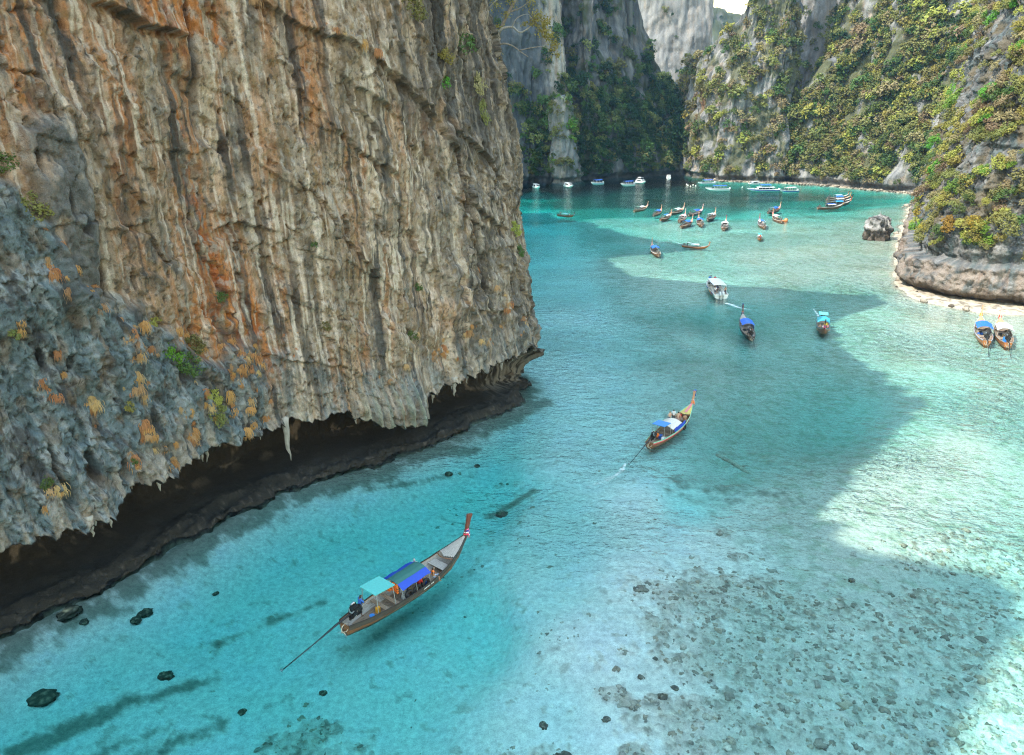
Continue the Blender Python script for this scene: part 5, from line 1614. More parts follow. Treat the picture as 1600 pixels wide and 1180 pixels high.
# ------------------------------------------------------------------ longtail boats
WOOD = {'orange': paint('varnished_hull', (.30, .115, .035), .4, .45, 3.0, stretch=(.5, 3, 3), bump=.3), 'rust': paint('weathered_orange_hull', (.17, .075, .028), .5, .6, 2.2, stretch=(.5, 3, 3), bump=.4), 'brown': paint('brown_hull', (.16, .075, .035), .5, .45, 3.0, stretch=(.5, 3, 3), bump=.3),
        'dark': paint('dark_hull', (.055, .04, .03), .5, .4, 3.0, stretch=(.5, 3, 3), bump=.3), 'grey': paint('weathered_planks', (.36, .33, .30), .8, .3, 4.0, stretch=(.6, 5, 5), bump=.5),
        'tan': paint('worn_planks', (.27, .20, .145), .75, .35, 4.0, stretch=(.6, 5, 5), bump=.5), 'post': paint('bow_post_wood', (.16, .045, .025), .45, .3, 4.0, stretch=(3, 3, .6)),
        'red': paint('painted_red', (.42, .07, .04), .45, .2, 4), 'peach': paint('painted_peach', (.52, .26, .15), .5, .2, 4), 'pink': paint('painted_pink', (.62, .33, .30), .5, .2, 4), 'rope': paint('rope', (.45, .40, .32), .9, .2, 20)}
MET = {'black': paint('engine_black', (.02, .02, .022), .4, .3, 8, metallic=.3), 'steel': paint('steel', (.45, .46, .47), .35, .15, 8, metallic=.8), 'pipe': paint('pipe_grey', (.30, .32, .32), .5, .2, 8, metallic=.3), 'engine_grey': paint('engine_grey', (.22, .22, .20), .5, .4, 9, metallic=.3)}
HB = [(0, .50), (.06, .66), (.14, .86), (.3, 1.07), (.5, 1.15), (.65, 1.08), (.8, .80), (.9, .48), (.97, .17), (1, .07)]
HG = [(0, .82), (.15, .68), (.4, .60), (.6, .68), (.75, .88), (.88, 1.22), (1, 1.72)]
HK = [(0, -.12), (.15, -.3), (.6, -.35), (.8, -.18), (.9, .3), (.96, .88), (1, 1.5)]


def hull_rings(n=30, inset=0.0, floor=None, top=0.0):
    rings = []
    for i in range(n):
        u = i / (n - 1)
        u = .01 + .98 * u if inset else u
        x = -6 + 12 * u
        b = line(HB, u) - inset; g = line(HG, u) + top; k = line(HK, u) + inset
        if floor is not None: k = max(k, min(floor, g - .1))
        b = max(b, .015)
        sec = [(1, 1), (.97, .72), (.88, .42), (.70, .17), (.36, .04), (0, 0)]
        pts = [Vector((x, b * y, k + (g - k) * t)) for y, t in sec]
        rings.append(pts + [Vector((p.x, -p.y, p.z)) for p in pts[-2::-1]])
    return rings


def strip_mesh(mb, u0, u1, zo, h, out, n=26, thick=.05):
    """a rail following the gunwale on both sides and round the stern"""
    for s in (1, -1):
        rings = []
        for i in range(n):
            u = u0 + (u1 - u0) * i / (n - 1)
            x, b, g = -6 + 12 * u, line(HB, u) + out, line(HG, u) + zo
            rings.append([Vector((x, s * b, g)), Vector((x, s * b, g + h)), Vector((x, s * (b - thick), g + h)), Vector((x, s * (b - thick), g))])
        mb.loft(rings)


BM = {}


def bm(name, fn, smooth=False):
    if name not in BM:
        m = MB(); fn(m)
        BM[name] = m.mesh(name, None, smooth)
    return BM[name]


def f_hull(m):
    o_, i_ = hull_rings(), hull_rings(inset=.055, floor=.06)
    m.loft(o_, closed=False, caps=False)
    no = len(o_[0])
    m.add(o_[0], [tuple(range(no))])                                       # transom
    for a, b in zip(o_, i_): pass
    for k in (0, no - 1):
        vs = [r[k] for r in o_] + [r[k] for r in i_]
        n = len(o_)
        m.add(vs, [(j, j + 1, n + j + 1, n + j) for j in range(n - 1)])


def f_lining(m):
    m.loft([list(reversed(r)) for r in hull_rings(inset=.055, floor=.06)], closed=False, caps=False)


def f_floor(m):
    for j in range(7):
        y0, y1 = -.84 + j * .24, -.84 + j * .24 + .225
        rings = []
        for i in range(16):
            u = .07 + .74 * i / 15
            b = (line(HB, u) - .08) * .86
            ya, yb = max(-b, min(b, y0)), max(-b, min(b, y1))
            x = -6 + 12 * u
            rings.append([Vector((x, ya, .13)), Vector((x, yb, .13)), Vector((x, yb, .10)), Vector((x, ya, .10))])
        m.loft(rings)


def f_foredeck(m):
    u0 = .80
    for j in range(9):
        ya, yb = -1 + 2 * j / 9 + .012, -1 + 2 * (j + 1) / 9 - .012
        rings = []
        for i in range(9):
            u = u0 + (1 - u0) * i / 8
            if i == 0: u += .018 * (1 - abs((ya + yb) / 2)) * -1.6 + .02
            b = line(HB, u) * .97; g = line(HG, u) + .03; x = -6 + 12 * u
            cr = .07
            rings.append([Vector((x, b * ya, g + cr * (1 - ya * ya))), Vector((x, b * yb, g + cr * (1 - yb * yb))), Vector((x, b * yb, g - .03 + cr * (1 - yb * yb))), Vector((x, b * ya, g - .03 + cr * (1 - ya * ya)))])
        m.loft(rings)


def f_coaming(m):
    pts = []
    for k in range(11):
        y = -1 + .2 * k
        u = .80 - .03 * (1 - y * y)
        pts.append((-6 + 12 * u, y * line(HB, .8) * .96, line(HG, .8) + .07 * (1 - y * y) + .05))
    m.tube(pts, .045, 6)


def f_rib(k, s):
    u = .12 + .062 * k
    b, g = line(HB, u), line(HG, u)

    def f(m):
        m.tube([(-6 + 12 * u, s * (b - .07), g - .03), (-6 + 12 * u, s * (b * .90 - .07), lerp(.08, g, .45)), (-6 + 12 * u, s * (b * .70), .14)], .035, 4)
    return f


def f_seat(u, w=.32, z=-.12):
    def f(m):
        b = line(HB, u) - .06
        for k in range(2 if w < .5 else 5):
            n_ = 2 if w < .5 else 5
            ww = w / n_
            m.box((-6 + 12 * u - w / 2 + ww * (k + .5), 0, line(HG, u) + z), (ww - .015, 2 * b * (.98 - .01 * k), .045))
    return f


def f_post(m):
    rings = []
    for (x, z, a, b) in [(5.55, 1.25, .16, .12), (5.95, 1.72, .17, .10), (6.13, 2.25, .15, .085), (6.27, 2.75, .17, .08), (6.44, 3.27, .25, .085), (6.46, 3.34, .25, .085)]:
        rings.append([Vector((x - a, -b, z + a * .25)), Vector((x + a, -b, z - a * .25)), Vector((x + a, b, z - a * .25)), Vector((x - a, b, z + a * .25))])
    m.loft(rings)


def f_ribbon(z, r, t):
    def f(m):
        x = 5.98 + (z - 1.75) * .28
        m.torus((x, 0, z), r, t, 'z', 12, 6)
        for s in (1, -1): m.tube([(x + .05, s * r, z), (x + .12, s * (r + .05), z - .25), (x + .06, s * (r + .03), z - .5 - .1 * s)], [t * .7, t * .6, t * .25], 5)
    return f


CX0, CX1 = -1.75, 1.85


def f_canopy(m):
    for k in range(6):
        x0, x1 = CX0 + (CX1 - CX0) * k / 6, CX0 + (CX1 - CX0) * (k + 1) / 6
        s0, s1 = .05 * math.sin(math.pi * ((k * 2) % 3) / 3 + .4), .05 * math.sin(math.pi * (((k + 1) * 2) % 3) / 3 + .4)
        prof = [(-.52, 1.84), (-.2, 1.92), (.2, 1.92), (.52, 1.84)]
        rings = [[Vector((x0, y, z + s0)) for y, z in prof] + [Vector((x0, y, z + s0 - .02)) for y, z in reversed(prof)], [Vector((x1, y, z + s1)) for y, z in prof] + [Vector((x1, y, z + s1 - .02)) for y, z in reversed(prof)]]
        m.loft(rings)


def f_flap(s):
    def f(m):
        for k in range(6):
            x0, x1 = CX0 + (CX1 - CX0) * k / 6, CX0 + (CX1 - CX0) * (k + 1) / 6
            w0, w1 = .04 * ((k * 7) % 3), .04 * (((k + 1) * 7) % 3)
            q = [(x0, s * .525, 1.838 + w0 * .3), (x1, s * .525, 1.838 + w1 * .3), (x1, s * 1.06, 1.53 + w1), (x0, s * 1.06, 1.53 + w0)]
            m.slab(q if s < 0 else q[::-1], .018)
    return f


def f_frame(m):
    for x in (CX0 + .05, (CX0 + CX1) / 2, CX1 - .05):
        u = (x + 6) / 12
        for s in (1, -1):
            m.tube([(x, s * (line(HB, u) - .1), line(HG, u) - .1), (x, s * .92, 1.5), (x, s * .52, 1.80), (x, 0, 1.87)], .028, 5)
    for y, z in ((.92, 1.5), (-.92, 1.5), (0, 1.87)): m.tube([(CX0 + .05, y, z), (CX1 - .05, y, z)], .022, 5)


def f_awning(m):
    m.slab([(-3.9, -.8, 2.18), (-2.15, -.8, 2.05), (-2.15, .8, 2.05), (-3.9, .8, 2.18)], .05)


def f_awnpost(m):
    for x, z in ((-3.75, 2.15), (-2.3, 2.03)):
        u = (x + 6) / 12
        for s in (1, -1): m.tube([(x, s * (line(HB, u) - .1), .45), (x, s * .72, z)], .025, 5)


def f_engine(m):
    m.box((-5.05, 0, 1.28), (.75, .42, .42)); m.box((-5.1, 0, 1.56), (.55, .30, .20)); m.box((-4.75, .25, 1.2), (.3, .16, .3)); m.box((-5.25, -.25, 1.25), (.35, .14, .22))
    m.tube([(-5.5, 0, .78), (-5.35, 0, 1.1)], .09, 8); m.box((-5.1, 0, 1.03), (.9, .5, .08))
    for k in range(4): m.tube([(-5.3 + .14 * k, .12, 1.62), (-5.3 + .14 * k, .12, 1.76)], .05, 6)
    m.tube([(-4.66, 0, 1.3), (-4.58, 0, 1.3)], .24, 12)


def f_exhaust(m):
    m.tube([(-5.3, -.2, 1.45), (-5.55, -.3, 1.5), (-5.7, -.32, 1.7), (-5.75, -.32, 1.95)], .05, 6)
    m.tube([(-5.2, .2, 1.7), (-4.9, .2, 1.74)], .08, 8)
    m.tube([(-4.9, -.1, 1.5), (-5.2, -.3, 1.1), (-5.4, -.2, .9)], .035, 5)


def f_shaft(m): m.tube([(-5.4, 0, 1.22), (-6.6, .0, .98), (-8.0, 0, .55), (-10.5, 0, -.12)], [.075, .07, .04, .035], 6)


def f_prop(m):
    m.tube([(-10.5, 0, -.12), (-10.65, 0, -.15)], .06, 8)
    for k in range(3):
        a = k * 2.094
        m.slab([(-10.56, .03 * math.cos(a), -.13 + .03 * math.sin(a)), (-10.60, .16 * math.cos(a - .4), -.13 + .16 * math.sin(a - .4)), (-10.56, .2 * math.cos(a), -.13 + .2 * math.sin(a)), (-10.52, .16 * math.cos(a + .4), -.13 + .16 * math.sin(a + .4))], .012)


def f_tiller(m): m.tube([(-4.8, 0, 1.3), (-4.0, .10, 1.22), (-2.9, .22, 1.22)], [.035, .03, .03], 6)


def f_sheet(s):
    def f(m):
        for k in range(5):
            x0, x1 = -1.4 + .6 * k, -1.4 + .6 * (k + 1)
            y = s * (line(HB, (x0 + 6) / 12) - .07)
            m.box(((x0 + x1) / 2, y + .015 * (-1) ** k, .92), (.59, .03, .52))
    return f


def f_rope(m):
    m.torus((-5.95, 0, .45), .3, .035, 'y', 12, 5); m.tube([(-5.9, .3, .6), (-6.15, .15, .25), (-6.1, -.2, .1), (-6.2, -.35, .0)], .035, 5); m.tube([(-5.8, -.4, .7), (-6.1, -.3, .4), (-6.2, .1, .15)], .03, 5)


def f_clutter(m):
    rr = random.Random(8)
    for k in range(7): m.box((rr.uniform(-3.6, -1.9), rr.uniform(-.5, .5), .25), (rr.uniform(.2, .45), rr.uniform(.2, .4), rr.uniform(.15, .35)), Matrix.Rotation(rr.uniform(0, 3), 3, 'Z'))


MASTER_RIB = [(1.82, .17, .055), (1.95, .155, .05), (2.07, .14, .045), (2.18, .125, .04)]


def longtail(label, stern, bow, hull='brown', rail=(.05, .035, .025), stripe=None, deck='grey', canopy=((.03, .12, .11), (.015, .06, .42)), awning=None, post='post', ribbons=((.75, .04, .10), (.8, .8, .78), (.02, .05, .35), (.8, .15, .3)),
             sheet=None, group='longtail boats in the lagoon', full=True, size=None, shaft_yaw=0.0, foredeck=None, tip=None, lift=0.0, clutter=True, cdx=0.0, csc=1.0, csz=1.0):
    a, b = water_at(*stern), water_at(*bow)
    d = b - a
    L = d.length
    sc = size or max(.8, min(1.08, L / 11.0))
    yaw = math.atan2(d.y, d.x)
    mid = (a + b) / 2
    root = link('longtail_boat', None)
    root.matrix_world = Matrix.Translation((mid.x, mid.y, lift - .10)) @ Matrix.Rotation(yaw, 4, 'Z') @ Matrix.Scale(sc, 4) @ Matrix.Translation((.45, 0, 0))
    tag(root, label, 'longtail boat', group)

    def part(name, fn, mat, key=None, smooth=False, parent=None):
        me = bm(key or name, fn, smooth)
        if not me.materials: me.materials.append(None)
        return own(link(name, me, parent or root), mat)
    part('hull', f_hull, WOOD[hull], smooth=True)
    part('gunwale', lambda m: strip_mesh(m, 0, .995, -.04, .10, .035), cmat(rail, .5))
    if stripe:
        part('hull_stripe', lambda m: strip_mesh(m, 0, .99, -.16, .10, .012), cmat(stripe[0], .5), 'stripe_a')
        part('hull_stripe', lambda m: strip_mesh(m, 0, .985, -.27, .09, .005), cmat(stripe[1], .5), 'stripe_b')
    part('hull_lining', f_lining, WOOD['grey' if deck == 'grey' else 'tan'], smooth=True)
    part('floor', f_floor, WOOD['tan'])
    part('foredeck', f_foredeck, foredeck or WOOD[deck])
    part('bow_post', f_post, WOOD[post])
    for k, ((z, r, t), c) in enumerate(zip(MASTER_RIB, ribbons)): part('ribbon', f_ribbon(z, r, t), cmat(c), 'ribbon%d' % k, True)
    if tip: part('post_cloth', lambda m: (m.box((6.43, 0, 3.34), (.56, .24, .05)), m.slab([(6.68, -.11, 3.32), (6.68, .11, 3.32), (6.62, .11, 2.5), (6.62, -.11, 2.5)], .03)), cmat(tip))
    part('seat', f_seat(.255), WOOD['tan'], 'seat_a'); part('seat', f_seat(.33), WOOD['tan'], 'seat_b')
    part('seat', f_seat(.745, .75, -.25), WOOD[deck], 'seat_c')
    if canopy:
        for q in (part('canopy', f_canopy, cmat(canopy[0], .55)), part('canopy_flap', f_flap(1), cmat(canopy[1], .5), 'flap_l'), part('canopy_flap', f_flap(-1), cmat(canopy[1], .5), 'flap_r'), part('canopy_frame', f_frame, MET['pipe'])):
            q.location.x = cdx; q.scale.x = csc; q.scale.z = csz
    if awning:
        part('awning', f_awning, cmat(awning, .5)); part('awning_frame', f_awnpost, MET['pipe'])
    en = part('engine', f_engine, MET['black'] if full else MET['engine_grey'])
    part('exhaust', f_exhaust, MET['steel'] if full else MET['black'], parent=en)
    sh_ = part('propeller_shaft', f_shaft, MET['black'])
    part('propeller', f_prop, MET['steel'], parent=sh_)
    if shaft_yaw:
        sh_.location = (-5.4 + 5.4 * math.cos(shaft_yaw), 5.4 * math.sin(shaft_yaw), 0); sh_.rotation_euler = (0, 0, shaft_yaw)
    part('tiller', f_tiller, MET['steel'])
    part('stern_rope', f_rope, WOOD['rope'])
    if full:
        for k in range(11):
            for s in (1, -1): part('rib', f_rib(k, s), WOOD[deck], 'rib%d%d' % (k, s))
        part('coaming', f_coaming, WOOD['brown'])
    if sheet: part('side_sheet', f_sheet(-1), cmat(sheet, .6), 'sheet_r')
    return root


BLUE, BRIGHT, TURQ, WHITE, CREAM = (.012, .055, .42), (.02, .13, .60), (.10, .46, .44), (.62, .62, .60), (.58, .53, .46)
b1 = longtail('brown longtail boat nearest the camera, with blue and green canopy', (540, 988), (716, 872), 'rust', (.04, .03, .025), canopy=((.025, .13, .12), BLUE), awning=TURQ, size=1.06, shaft_yaw=-.10, cdx=-.35, csc=.76, csz=.9)
own_dark = MB()
strip_mesh(own_dark, 0, .99, -.33, .30, .012)
own_dark.build('top_strake', WOOD['dark'], b1)
lt = MB()
for k in range(11):
    u = .52 + .008 * k
    if k in (7,): continue
    x = -6 + 12 * u
    lt.box((x, -line(HB, u) - .016, line(HG, u) - .16), (.06, .012, .09 if k % 3 else .06))
lt.build('hull_lettering', cmat((.7, .7, .68)), b1)
b2 = longtail('longtail boat with mint and pink rails, cream canopy and tourists on the bow', (1014, 700), (1076, 652), 'brown', (.22, .55, .36), ((.60, .16, .20), (.33, .05, .03)), 'tan', (CREAM, CREAM), (.03, .20, .55), 'peach',
              ((.75, .10, .03), (.85, .35, .03), (.75, .06, .04), (.7, .7, .7)), sheet=(.015, .06, .50), tip=(.02, .10, .40), size=.95, shaft_yaw=-.02, cdx=-.75, csc=.72, csz=.78, foredeck=paint('bow_paint', (.55, .42, .12), .6, .3, 2.0))
b3 = longtail('dark longtail boat with a plain blue canopy heading away, left of the turquoise one', (1174, 532), (1160, 505), 'dark', (.12, .10, .09), None, 'grey', (BRIGHT, BRIGHT), None, 'post', ((.02, .04, .2), (.5, .45, .4), (.7, .2, .05), (.1, .1, .1)), sheet=(.015, .05, .35), tip=(.02, .05, .25))
b4 = longtail('longtail boat with two turquoise roofs coming bow first towards the camera', (1284, 500), (1286, 524), 'brown', (.06, .22, .30), ((.30, .25, .18), (.10, .08, .05)), 'tan', ((.04, .33, .38), (.04, .33, .38)), (.10, .50, .50), 'dark', ((.6, .05, .1), (.02, .05, .4), (.8, .3, .05), (.7, .1, .3)))
b5 = longtail('peach decked longtail boat with blue canopy moored by the right beach, left of a pair', (1541, 541), (1530, 510), 'orange', (.35, .38, .45), None, 'tan', (BRIGHT, BRIGHT), None, 'peach', ((.8, .35, .02), (.8, .4, .05), (.75, .2, .02), (.8, .5, .1)), foredeck=WOOD['peach'], clutter=True)
b6 = longtail('peach decked longtail boat with white canopy moored by the right beach, right of a pair', (1574, 544), (1560, 513), 'orange', (.30, .28, .24), None, 'tan', (WHITE, WHITE), None, 'pink', ((.8, .06, .03), (.75, .1, .03), (.7, .06, .02), (.8, .15, .1)), foredeck=WOOD['peach'])
pk = MB()
for k in range(6):
    u0, u1 = .83 + .025 * k, .83 + .025 * (k + 1)
    pk.slab([(-6 + 12 * u0, -.16, line(HG, u0) + .125), (-6 + 12 * u1, -.14, line(HG, u1) + .125), (-6 + 12 * u1, .14, line(HG, u1) + .125), (-6 + 12 * u0, .16, line(HG, u0) + .125)], .015)
pk.build('bow_cloth', cmat((.62, .20, .22)), b2)
FARB = [
    ('small white decked longtail boat alone in pale water, bow to the upper left', (1029, 401), (1019, 390), 'brown', WHITE, BRIGHT, None, 'peach'),
    ('small longtail boat with a tall white cabin roof heading right with a wake', (1075, 386), (1095, 388), 'orange', (.4, .4, .42), WHITE, WHITE, 'orange'),
    ('lone brown longtail boat with passengers heading right near the dark headland', (874, 337), (892, 339), 'orange', (.25, .15, .1), (.25, .45, .45), None, 'dark'),
    ('white covered longtail boat farthest left of the moored fleet', (991, 331), (1010, 327), 'brown', (.5, .5, .48), WHITE, (.2, .4, .3), 'peach'),
    ('blue canopied longtail boat second from left in the moored fleet, in the dark water', (1021, 338), (1032, 333), 'dark', (.3, .25, .2), BRIGHT, None, 'peach'),
    ('blue canopied longtail boat with pointed bow, front left of the moored fleet', (1032, 345), (1047, 340), 'brown', (.4, .38, .36), BRIGHT, None, 'peach'),
    ('white decked longtail boat behind the front left one of the moored fleet', (1046, 336), (1067, 331), 'dark', (.5, .48, .45), WHITE, None, 'peach'),
    ('pink draped longtail boat in the middle of the moored fleet', (1061, 348), (1070, 341), 'brown', (.6, .3, .3), (.55, .30, .30), None, 'pink'),
    ('blue canopied longtail boat front middle of the moored fleet', (1064, 356), (1080, 350), 'brown', (.35, .3, .28), BRIGHT, None, 'peach'),
    ('low dark longtail boat with blue canopy at the back of the moored fleet', (1076, 338), (1096, 333), 'dark', (.1, .12, .25), (.02, .10, .45), None, 'pink'),
    ('blue canopied longtail boat seen from its stern, front right of the moored fleet', (1097, 355), (1091, 346), 'brown', (.5, .48, .45), BRIGHT, None, 'peach'),
    ('grey longtail boat at the right end of the moored fleet', (1104, 346), (1118, 338), 'dark', (.5, .5, .5), (.42, .42, .46), (.45, .45, .45), 'peach'),
    ('white canopied longtail boat with blue wrapped bow post, right of the fleet', (1130, 361), (1134, 351), 'brown', (.5, .42, .38), WHITE, None, 'red'),
    ('blue canopied longtail boat with red flag alone right of the fleet', (1195, 358), (1186, 349), 'brown', (.45, .45, .5), BRIGHT, None, 'red'),
    ('tiny longtail boat under a turquoise awning coming towards the camera', (1186, 369), (1188, 378), 'orange', (.5, .4, .3), (.6, .6, .55), (.05, .5, .5), 'orange'),
    ('dark blue canopied longtail boat at the edge of the deep water, upper of two', (1199, 334), (1218, 329), 'dark', (.15, .18, .25), BRIGHT, (.2, .35, .4), 'peach'),
    ('white canopied longtail boat at the edge of the deep water, lower of two', (1222, 349), (1207, 341), 'brown', (.6, .5, .42), WHITE, None, 'peach'),
    ('brown longtail boat nearest to the camera in the rafted row by the sand', (1274, 327), (1317, 325), 'brown', (.4, .36, .32), BRIGHT, None, 'dark'),
    ('longtail boat second from the camera in the rafted row by the sand', (1285, 322), (1330, 320), 'dark', (.12, .1, .1), (.03, .25, .55), None, 'red'),
    ('longtail boat third from the camera in the rafted row by the sand', (1288, 317.5), (1330, 316), 'dark', (.3, .3, .3), WHITE, None, 'dark'),
    ('longtail boat fourth from the camera in the rafted row by the sand', (1290, 314), (1326, 312.5), 'brown', (.45, .42, .4), BRIGHT, None, 'peach'),
    ('longtail boat farthest from the camera in the rafted row by the sand', (1293, 311), (1322, 309.5), 'brown', (.5, .48, .45), (.3, .45, .6), None, 'orange')]
WOOD['orange2'] = WOOD['orange']
FB = []
rf = random.Random(12)
for (lab, st_, bw_, hull, rail, can, awn, post) in FARB:
    rb_ = [tuple(rf.choice([(.75, .05, .05), (.8, .3, .03), (.8, .25, .35), (.75, .7, .6), (.75, .55, .1), (.02, .08, .4)])) for _ in range(4)]
    a, b = water_at(*st_), water_at(*bw_)
    FB.append(longtail(lab, st_, bw_, hull, rail, None, 'grey' if post != 'peach' else 'tan', (can, can if rf.random() < .7 else (.5, .5, .5)), awn, post, rb_, full=False, size=.62 if ('tall white' in lab or 'lone brown' in lab or 'tiny' in lab) else max(.82, min(1.0, (b - a).length / 11)),
                       foredeck=WOOD[post] if post in ('peach', 'pink') else None, tip=(.02, .06, .3) if 'blue wrapped' in lab else None))
# ------------------------------------------------------------------ speedboats
def sp_rings(L, B, n=22, inset=0.0, deck=False):
    rings = []
    for i in range(n):
        u = i / (n - 1)
        x = -L / 2 + L * u
        b = B / 2 * line([(0, .92), (.3, 1), (.6, .98), (.8, .78), (.92, .42), (1, .05)], u) - inset
        g = line([(0, .85), (.4, .95), (.7, 1.12), (1, 1.38)], u)
        k = line([(0, -.3), (.6, -.3), (.8, -.05), (.93, .55), (1, 1.15)], u)
        c = line([(0, .12), (.6, .18), (.85, .5), (1, 1.25)], u)
        b = max(b, .02)
        rings.append([Vector((x, b, g)), Vector((x, b * .97, g - .12)), Vector((x, b * .86, c)), Vector((x, 0, k)), Vector((x, -b * .86, c)), Vector((x, -b * .97, g - .12)), Vector((x, -b, g))])
    return rings


GLASS = paint('dark_glass', (.02, .03, .04), .08, .1, 3)
GELCOAT = paint('white_gelcoat', (.78, .78, .77), .25, .05, 2)
SPM = {}


def speedboat(label, stern, bow, B=2.7, top='hard', roof=None, stripe=None, motors=2, fly=None, group='speedboats in the lagoon', L=None, graphic=False):
    a, b = water_at(*stern), water_at(*bow)
    d = b - a
    L = L or min(15, max(7, d.length))
    root = link('speedboat', None)
    mid = (a + b) / 2
    root.matrix_world = Matrix.Translation((mid.x, mid.y, 0)) @ Matrix.Rotation(math.atan2(d.y, d.x), 4, 'Z')
    tag(root, label, 'speedboat', group)
    h = MB(); r = sp_rings(L, B)
    h.loft(r, closed=False, caps=False); h.add(r[0], [tuple(range(7))])
    h.build('hull', GELCOAT, root)
    dk = MB(); ri = sp_rings(L, B, inset=.16)
    for i in range(len(ri) - 1):
        z = .42 if ri[i][0].x < L * .12 else 0
        q = [ri[i][0], ri[i + 1][0], ri[i + 1][6], ri[i][6]]
        zz_ = [p.z - .06 if i > 13 else .45 for p in q]
        dk.slab([(p.x, p.y, z_) for p, z_ in zip(q, zz_)][::-1], .04)
    dk.build('deck', cmat((.62, .62, .60), .6), root)
    rl_ = MB()
    for s in (0, 6):
        rl_.tube([p[s] for p in r], .055, 5)
    rl_.build('rub_rail', cmat((.70, .70, .70), .4), root)
    if stripe:
        for s in (1, -1):
            m = MB(); rg = []
            for rr_ in r[:-1]:
                p0, p1 = rr_[1 if s > 0 else 5], rr_[2 if s > 0 else 4]
                q0, q1 = p0.lerp(p1, .25), p0.lerp(p1, .85)
                rg.append([q0 + Vector((0, s * .015, 0)), q1 + Vector((0, s * .015, 0)), q1 + Vector((0, -s * .03, 0)), q0 + Vector((0, -s * .03, 0))])
            m.loft(rg); m.build('hull_stripe', cmat(stripe, .35), root)
    if graphic:
        for col, x0, x1, z0, z1 in (((.80, .38, .02), -2.3, -.2, .30, .80), ((.75, .14, .02), -3.6, -1.6, .22, .55), ((.02, .06, .35), -4.3, -2.6, .42, .80), ((.02, .06, .35), .3, 2.2, .55, .92), ((.85, .60, .05), -1.2, .4, .55, .85)):
            m = MB()
            for s in (1, -1):
                y = s * (B / 2 * .97 + .015)
                ql = [(x0, y * .93, z0), (x1 - .5, y * .93, z0), (x1, y, z1), (x0 + .7, y, z1)]
                m.slab(ql if s < 0 else ql[::-1], .02)
            m.build('hull_graphic', cmat(col, .35), root)
    x0, x1 = -L * .34, L * .16
    zt = 2.35
    if top == 'cabin':
        c = MB()
        c.loft([[Vector((x0 + .6, s * B * .40, z)) for s, z in ((1, .5), (1, 1.0), (.85, 1.95), (-.85, 1.95), (-1, 1.0), (-1, .5))], [Vector((x1 + .3, s * B * .38, z)) for s, z in ((1, .7), (1, 1.1), (.82, 1.9), (-.82, 1.9), (-1, 1.1), (-1, .7))], [Vector((x1 + 2.0, s * B * .30, z)) for s, z in ((1, .8), (1, 1.0), (.8, 1.15), (-.8, 1.15), (-1, 1.0), (-1, .8))]])
        cb = c.build('cabin', GELCOAT, root)
        for s in (1, -1):
            for k in range(4):
                xa, xb = x0 + .9 + k * (x1 - x0 - .8) / 4, x0 + .75 + (k + 1) * (x1 - x0 - .8) / 4
                ql = [(xa, s * B * .402, 1.12), (xb, s * B * .398, 1.15), (xb, s * B * .362, 1.72), (xa, s * B * .362, 1.72)]
                MB().slab(ql if s < 0 else ql[::-1], -.02 if s < 0 else -.02).build('window', GLASS, cb)
        MB().slab([(x1 + .45, -B * .31, 1.84), (x1 + 1.75, -B * .25, 1.24), (x1 + 1.75, B * .25, 1.24), (x1 + .45, B * .31, 1.84)], -.02).build('windscreen', GLASS, cb)
        zt = 1.97
    else:
        w = MB()
        w.slab([(x1 - .1, -B * .40, 1.75), (x1 + .7, -B * .36, 1.10), (x1 + .7, B * .36, 1.10), (x1 - .1, B * .40, 1.75)], .03)
        w.build('windscreen', GLASS, root)
        for k in range(4):
            for s in (1, -1):
                MB().box((x0 + .7 + k * 1.1, s * B * .30, .68), (.45, B * .22, .42)).box((x0 + .48 + k * 1.1, s * B * .30, .90), (.10, B * .21, .7)).build('seat', cmat((.5, .5, .5)), root)
        p = MB()
        for k in range(5):
            x = x0 + .15 + k * (x1 - x0) / 4.2
            for s in (1, -1): p.tube([(x, s * B * .46, .9), (x, s * B * .42, zt)], .035, 5)
        p.build('roof_posts', cmat((.75, .75, .75), .3), root)
    rm = MB()
    prof = [(-1, -.06), (-.96, .03), (-.5, .11), (0, .13), (.5, .11), (.96, .03), (1, -.06)]
    rg = []
    for xx, k in ((x0 - .25, .93), (x0 - .1, 1), ((x0 + x1) / 2, 1), (x1, 1), (x1 + .35, .86)):
        rg.append([Vector((xx, y * B * .44 * k, zt + z)) for y, z in prof] + [Vector((xx, y * B * .44 * k * .98, zt + z - .06)) for y, z in reversed(prof)])
    rm.loft(rg); rm.build('roof', roof or GELCOAT, root)
    if fly:
        f = MB()
        f.loft([[Vector((xx, y * B * .36, zt + 1.0 + z)) for y, z in prof] + [Vector((xx, y * B * .35, zt + .95 + z)) for y, z in reversed(prof)] for xx in (x0 * .7, 0, x1 * .6)])
        f.build('flybridge_roof', cmat(fly, .5), root)
        p = MB()
        for xx in (x0 * .65, x1 * .5):
            for s in (1, -1): p.tube([(xx, s * B * .34, zt), (xx, s * B * .33, zt + 1.0)], .03, 5)
        p.build('flybridge_posts', cmat((.75, .75, .75), .3), root)
    for k in range(motors):
        y = (k - (motors - 1) / 2) * .62
        mt = link('outboard_motor', None, root, (-L / 2 - .25, y, 0))
        c = MB()
        c.loft([[Vector((-.05 + .32 * sx * f, .20 * sy * f, z)) for sx, sy in ((-1, -.7), (-.6, -1), (.6, -1), (1, -.7), (1, .7), (.6, 1), (-.6, 1), (-1, .7))] for z, f in ((.72, .8), (.85, 1), (1.25, 1), (1.42, .8), (1.46, .5))])
        c.build('cowling', cmat((.62, .66, .70), .3), mt)
        MB().box((0, 0, .35), (.22, .14, .8)).box((-.05, 0, -.1), (.4, .05, .25)).build('leg', cmat((.25, .27, .3), .4), mt)
    rail_ = MB()
    rp = [q for q in sp_rings(L, B, inset=.1)]
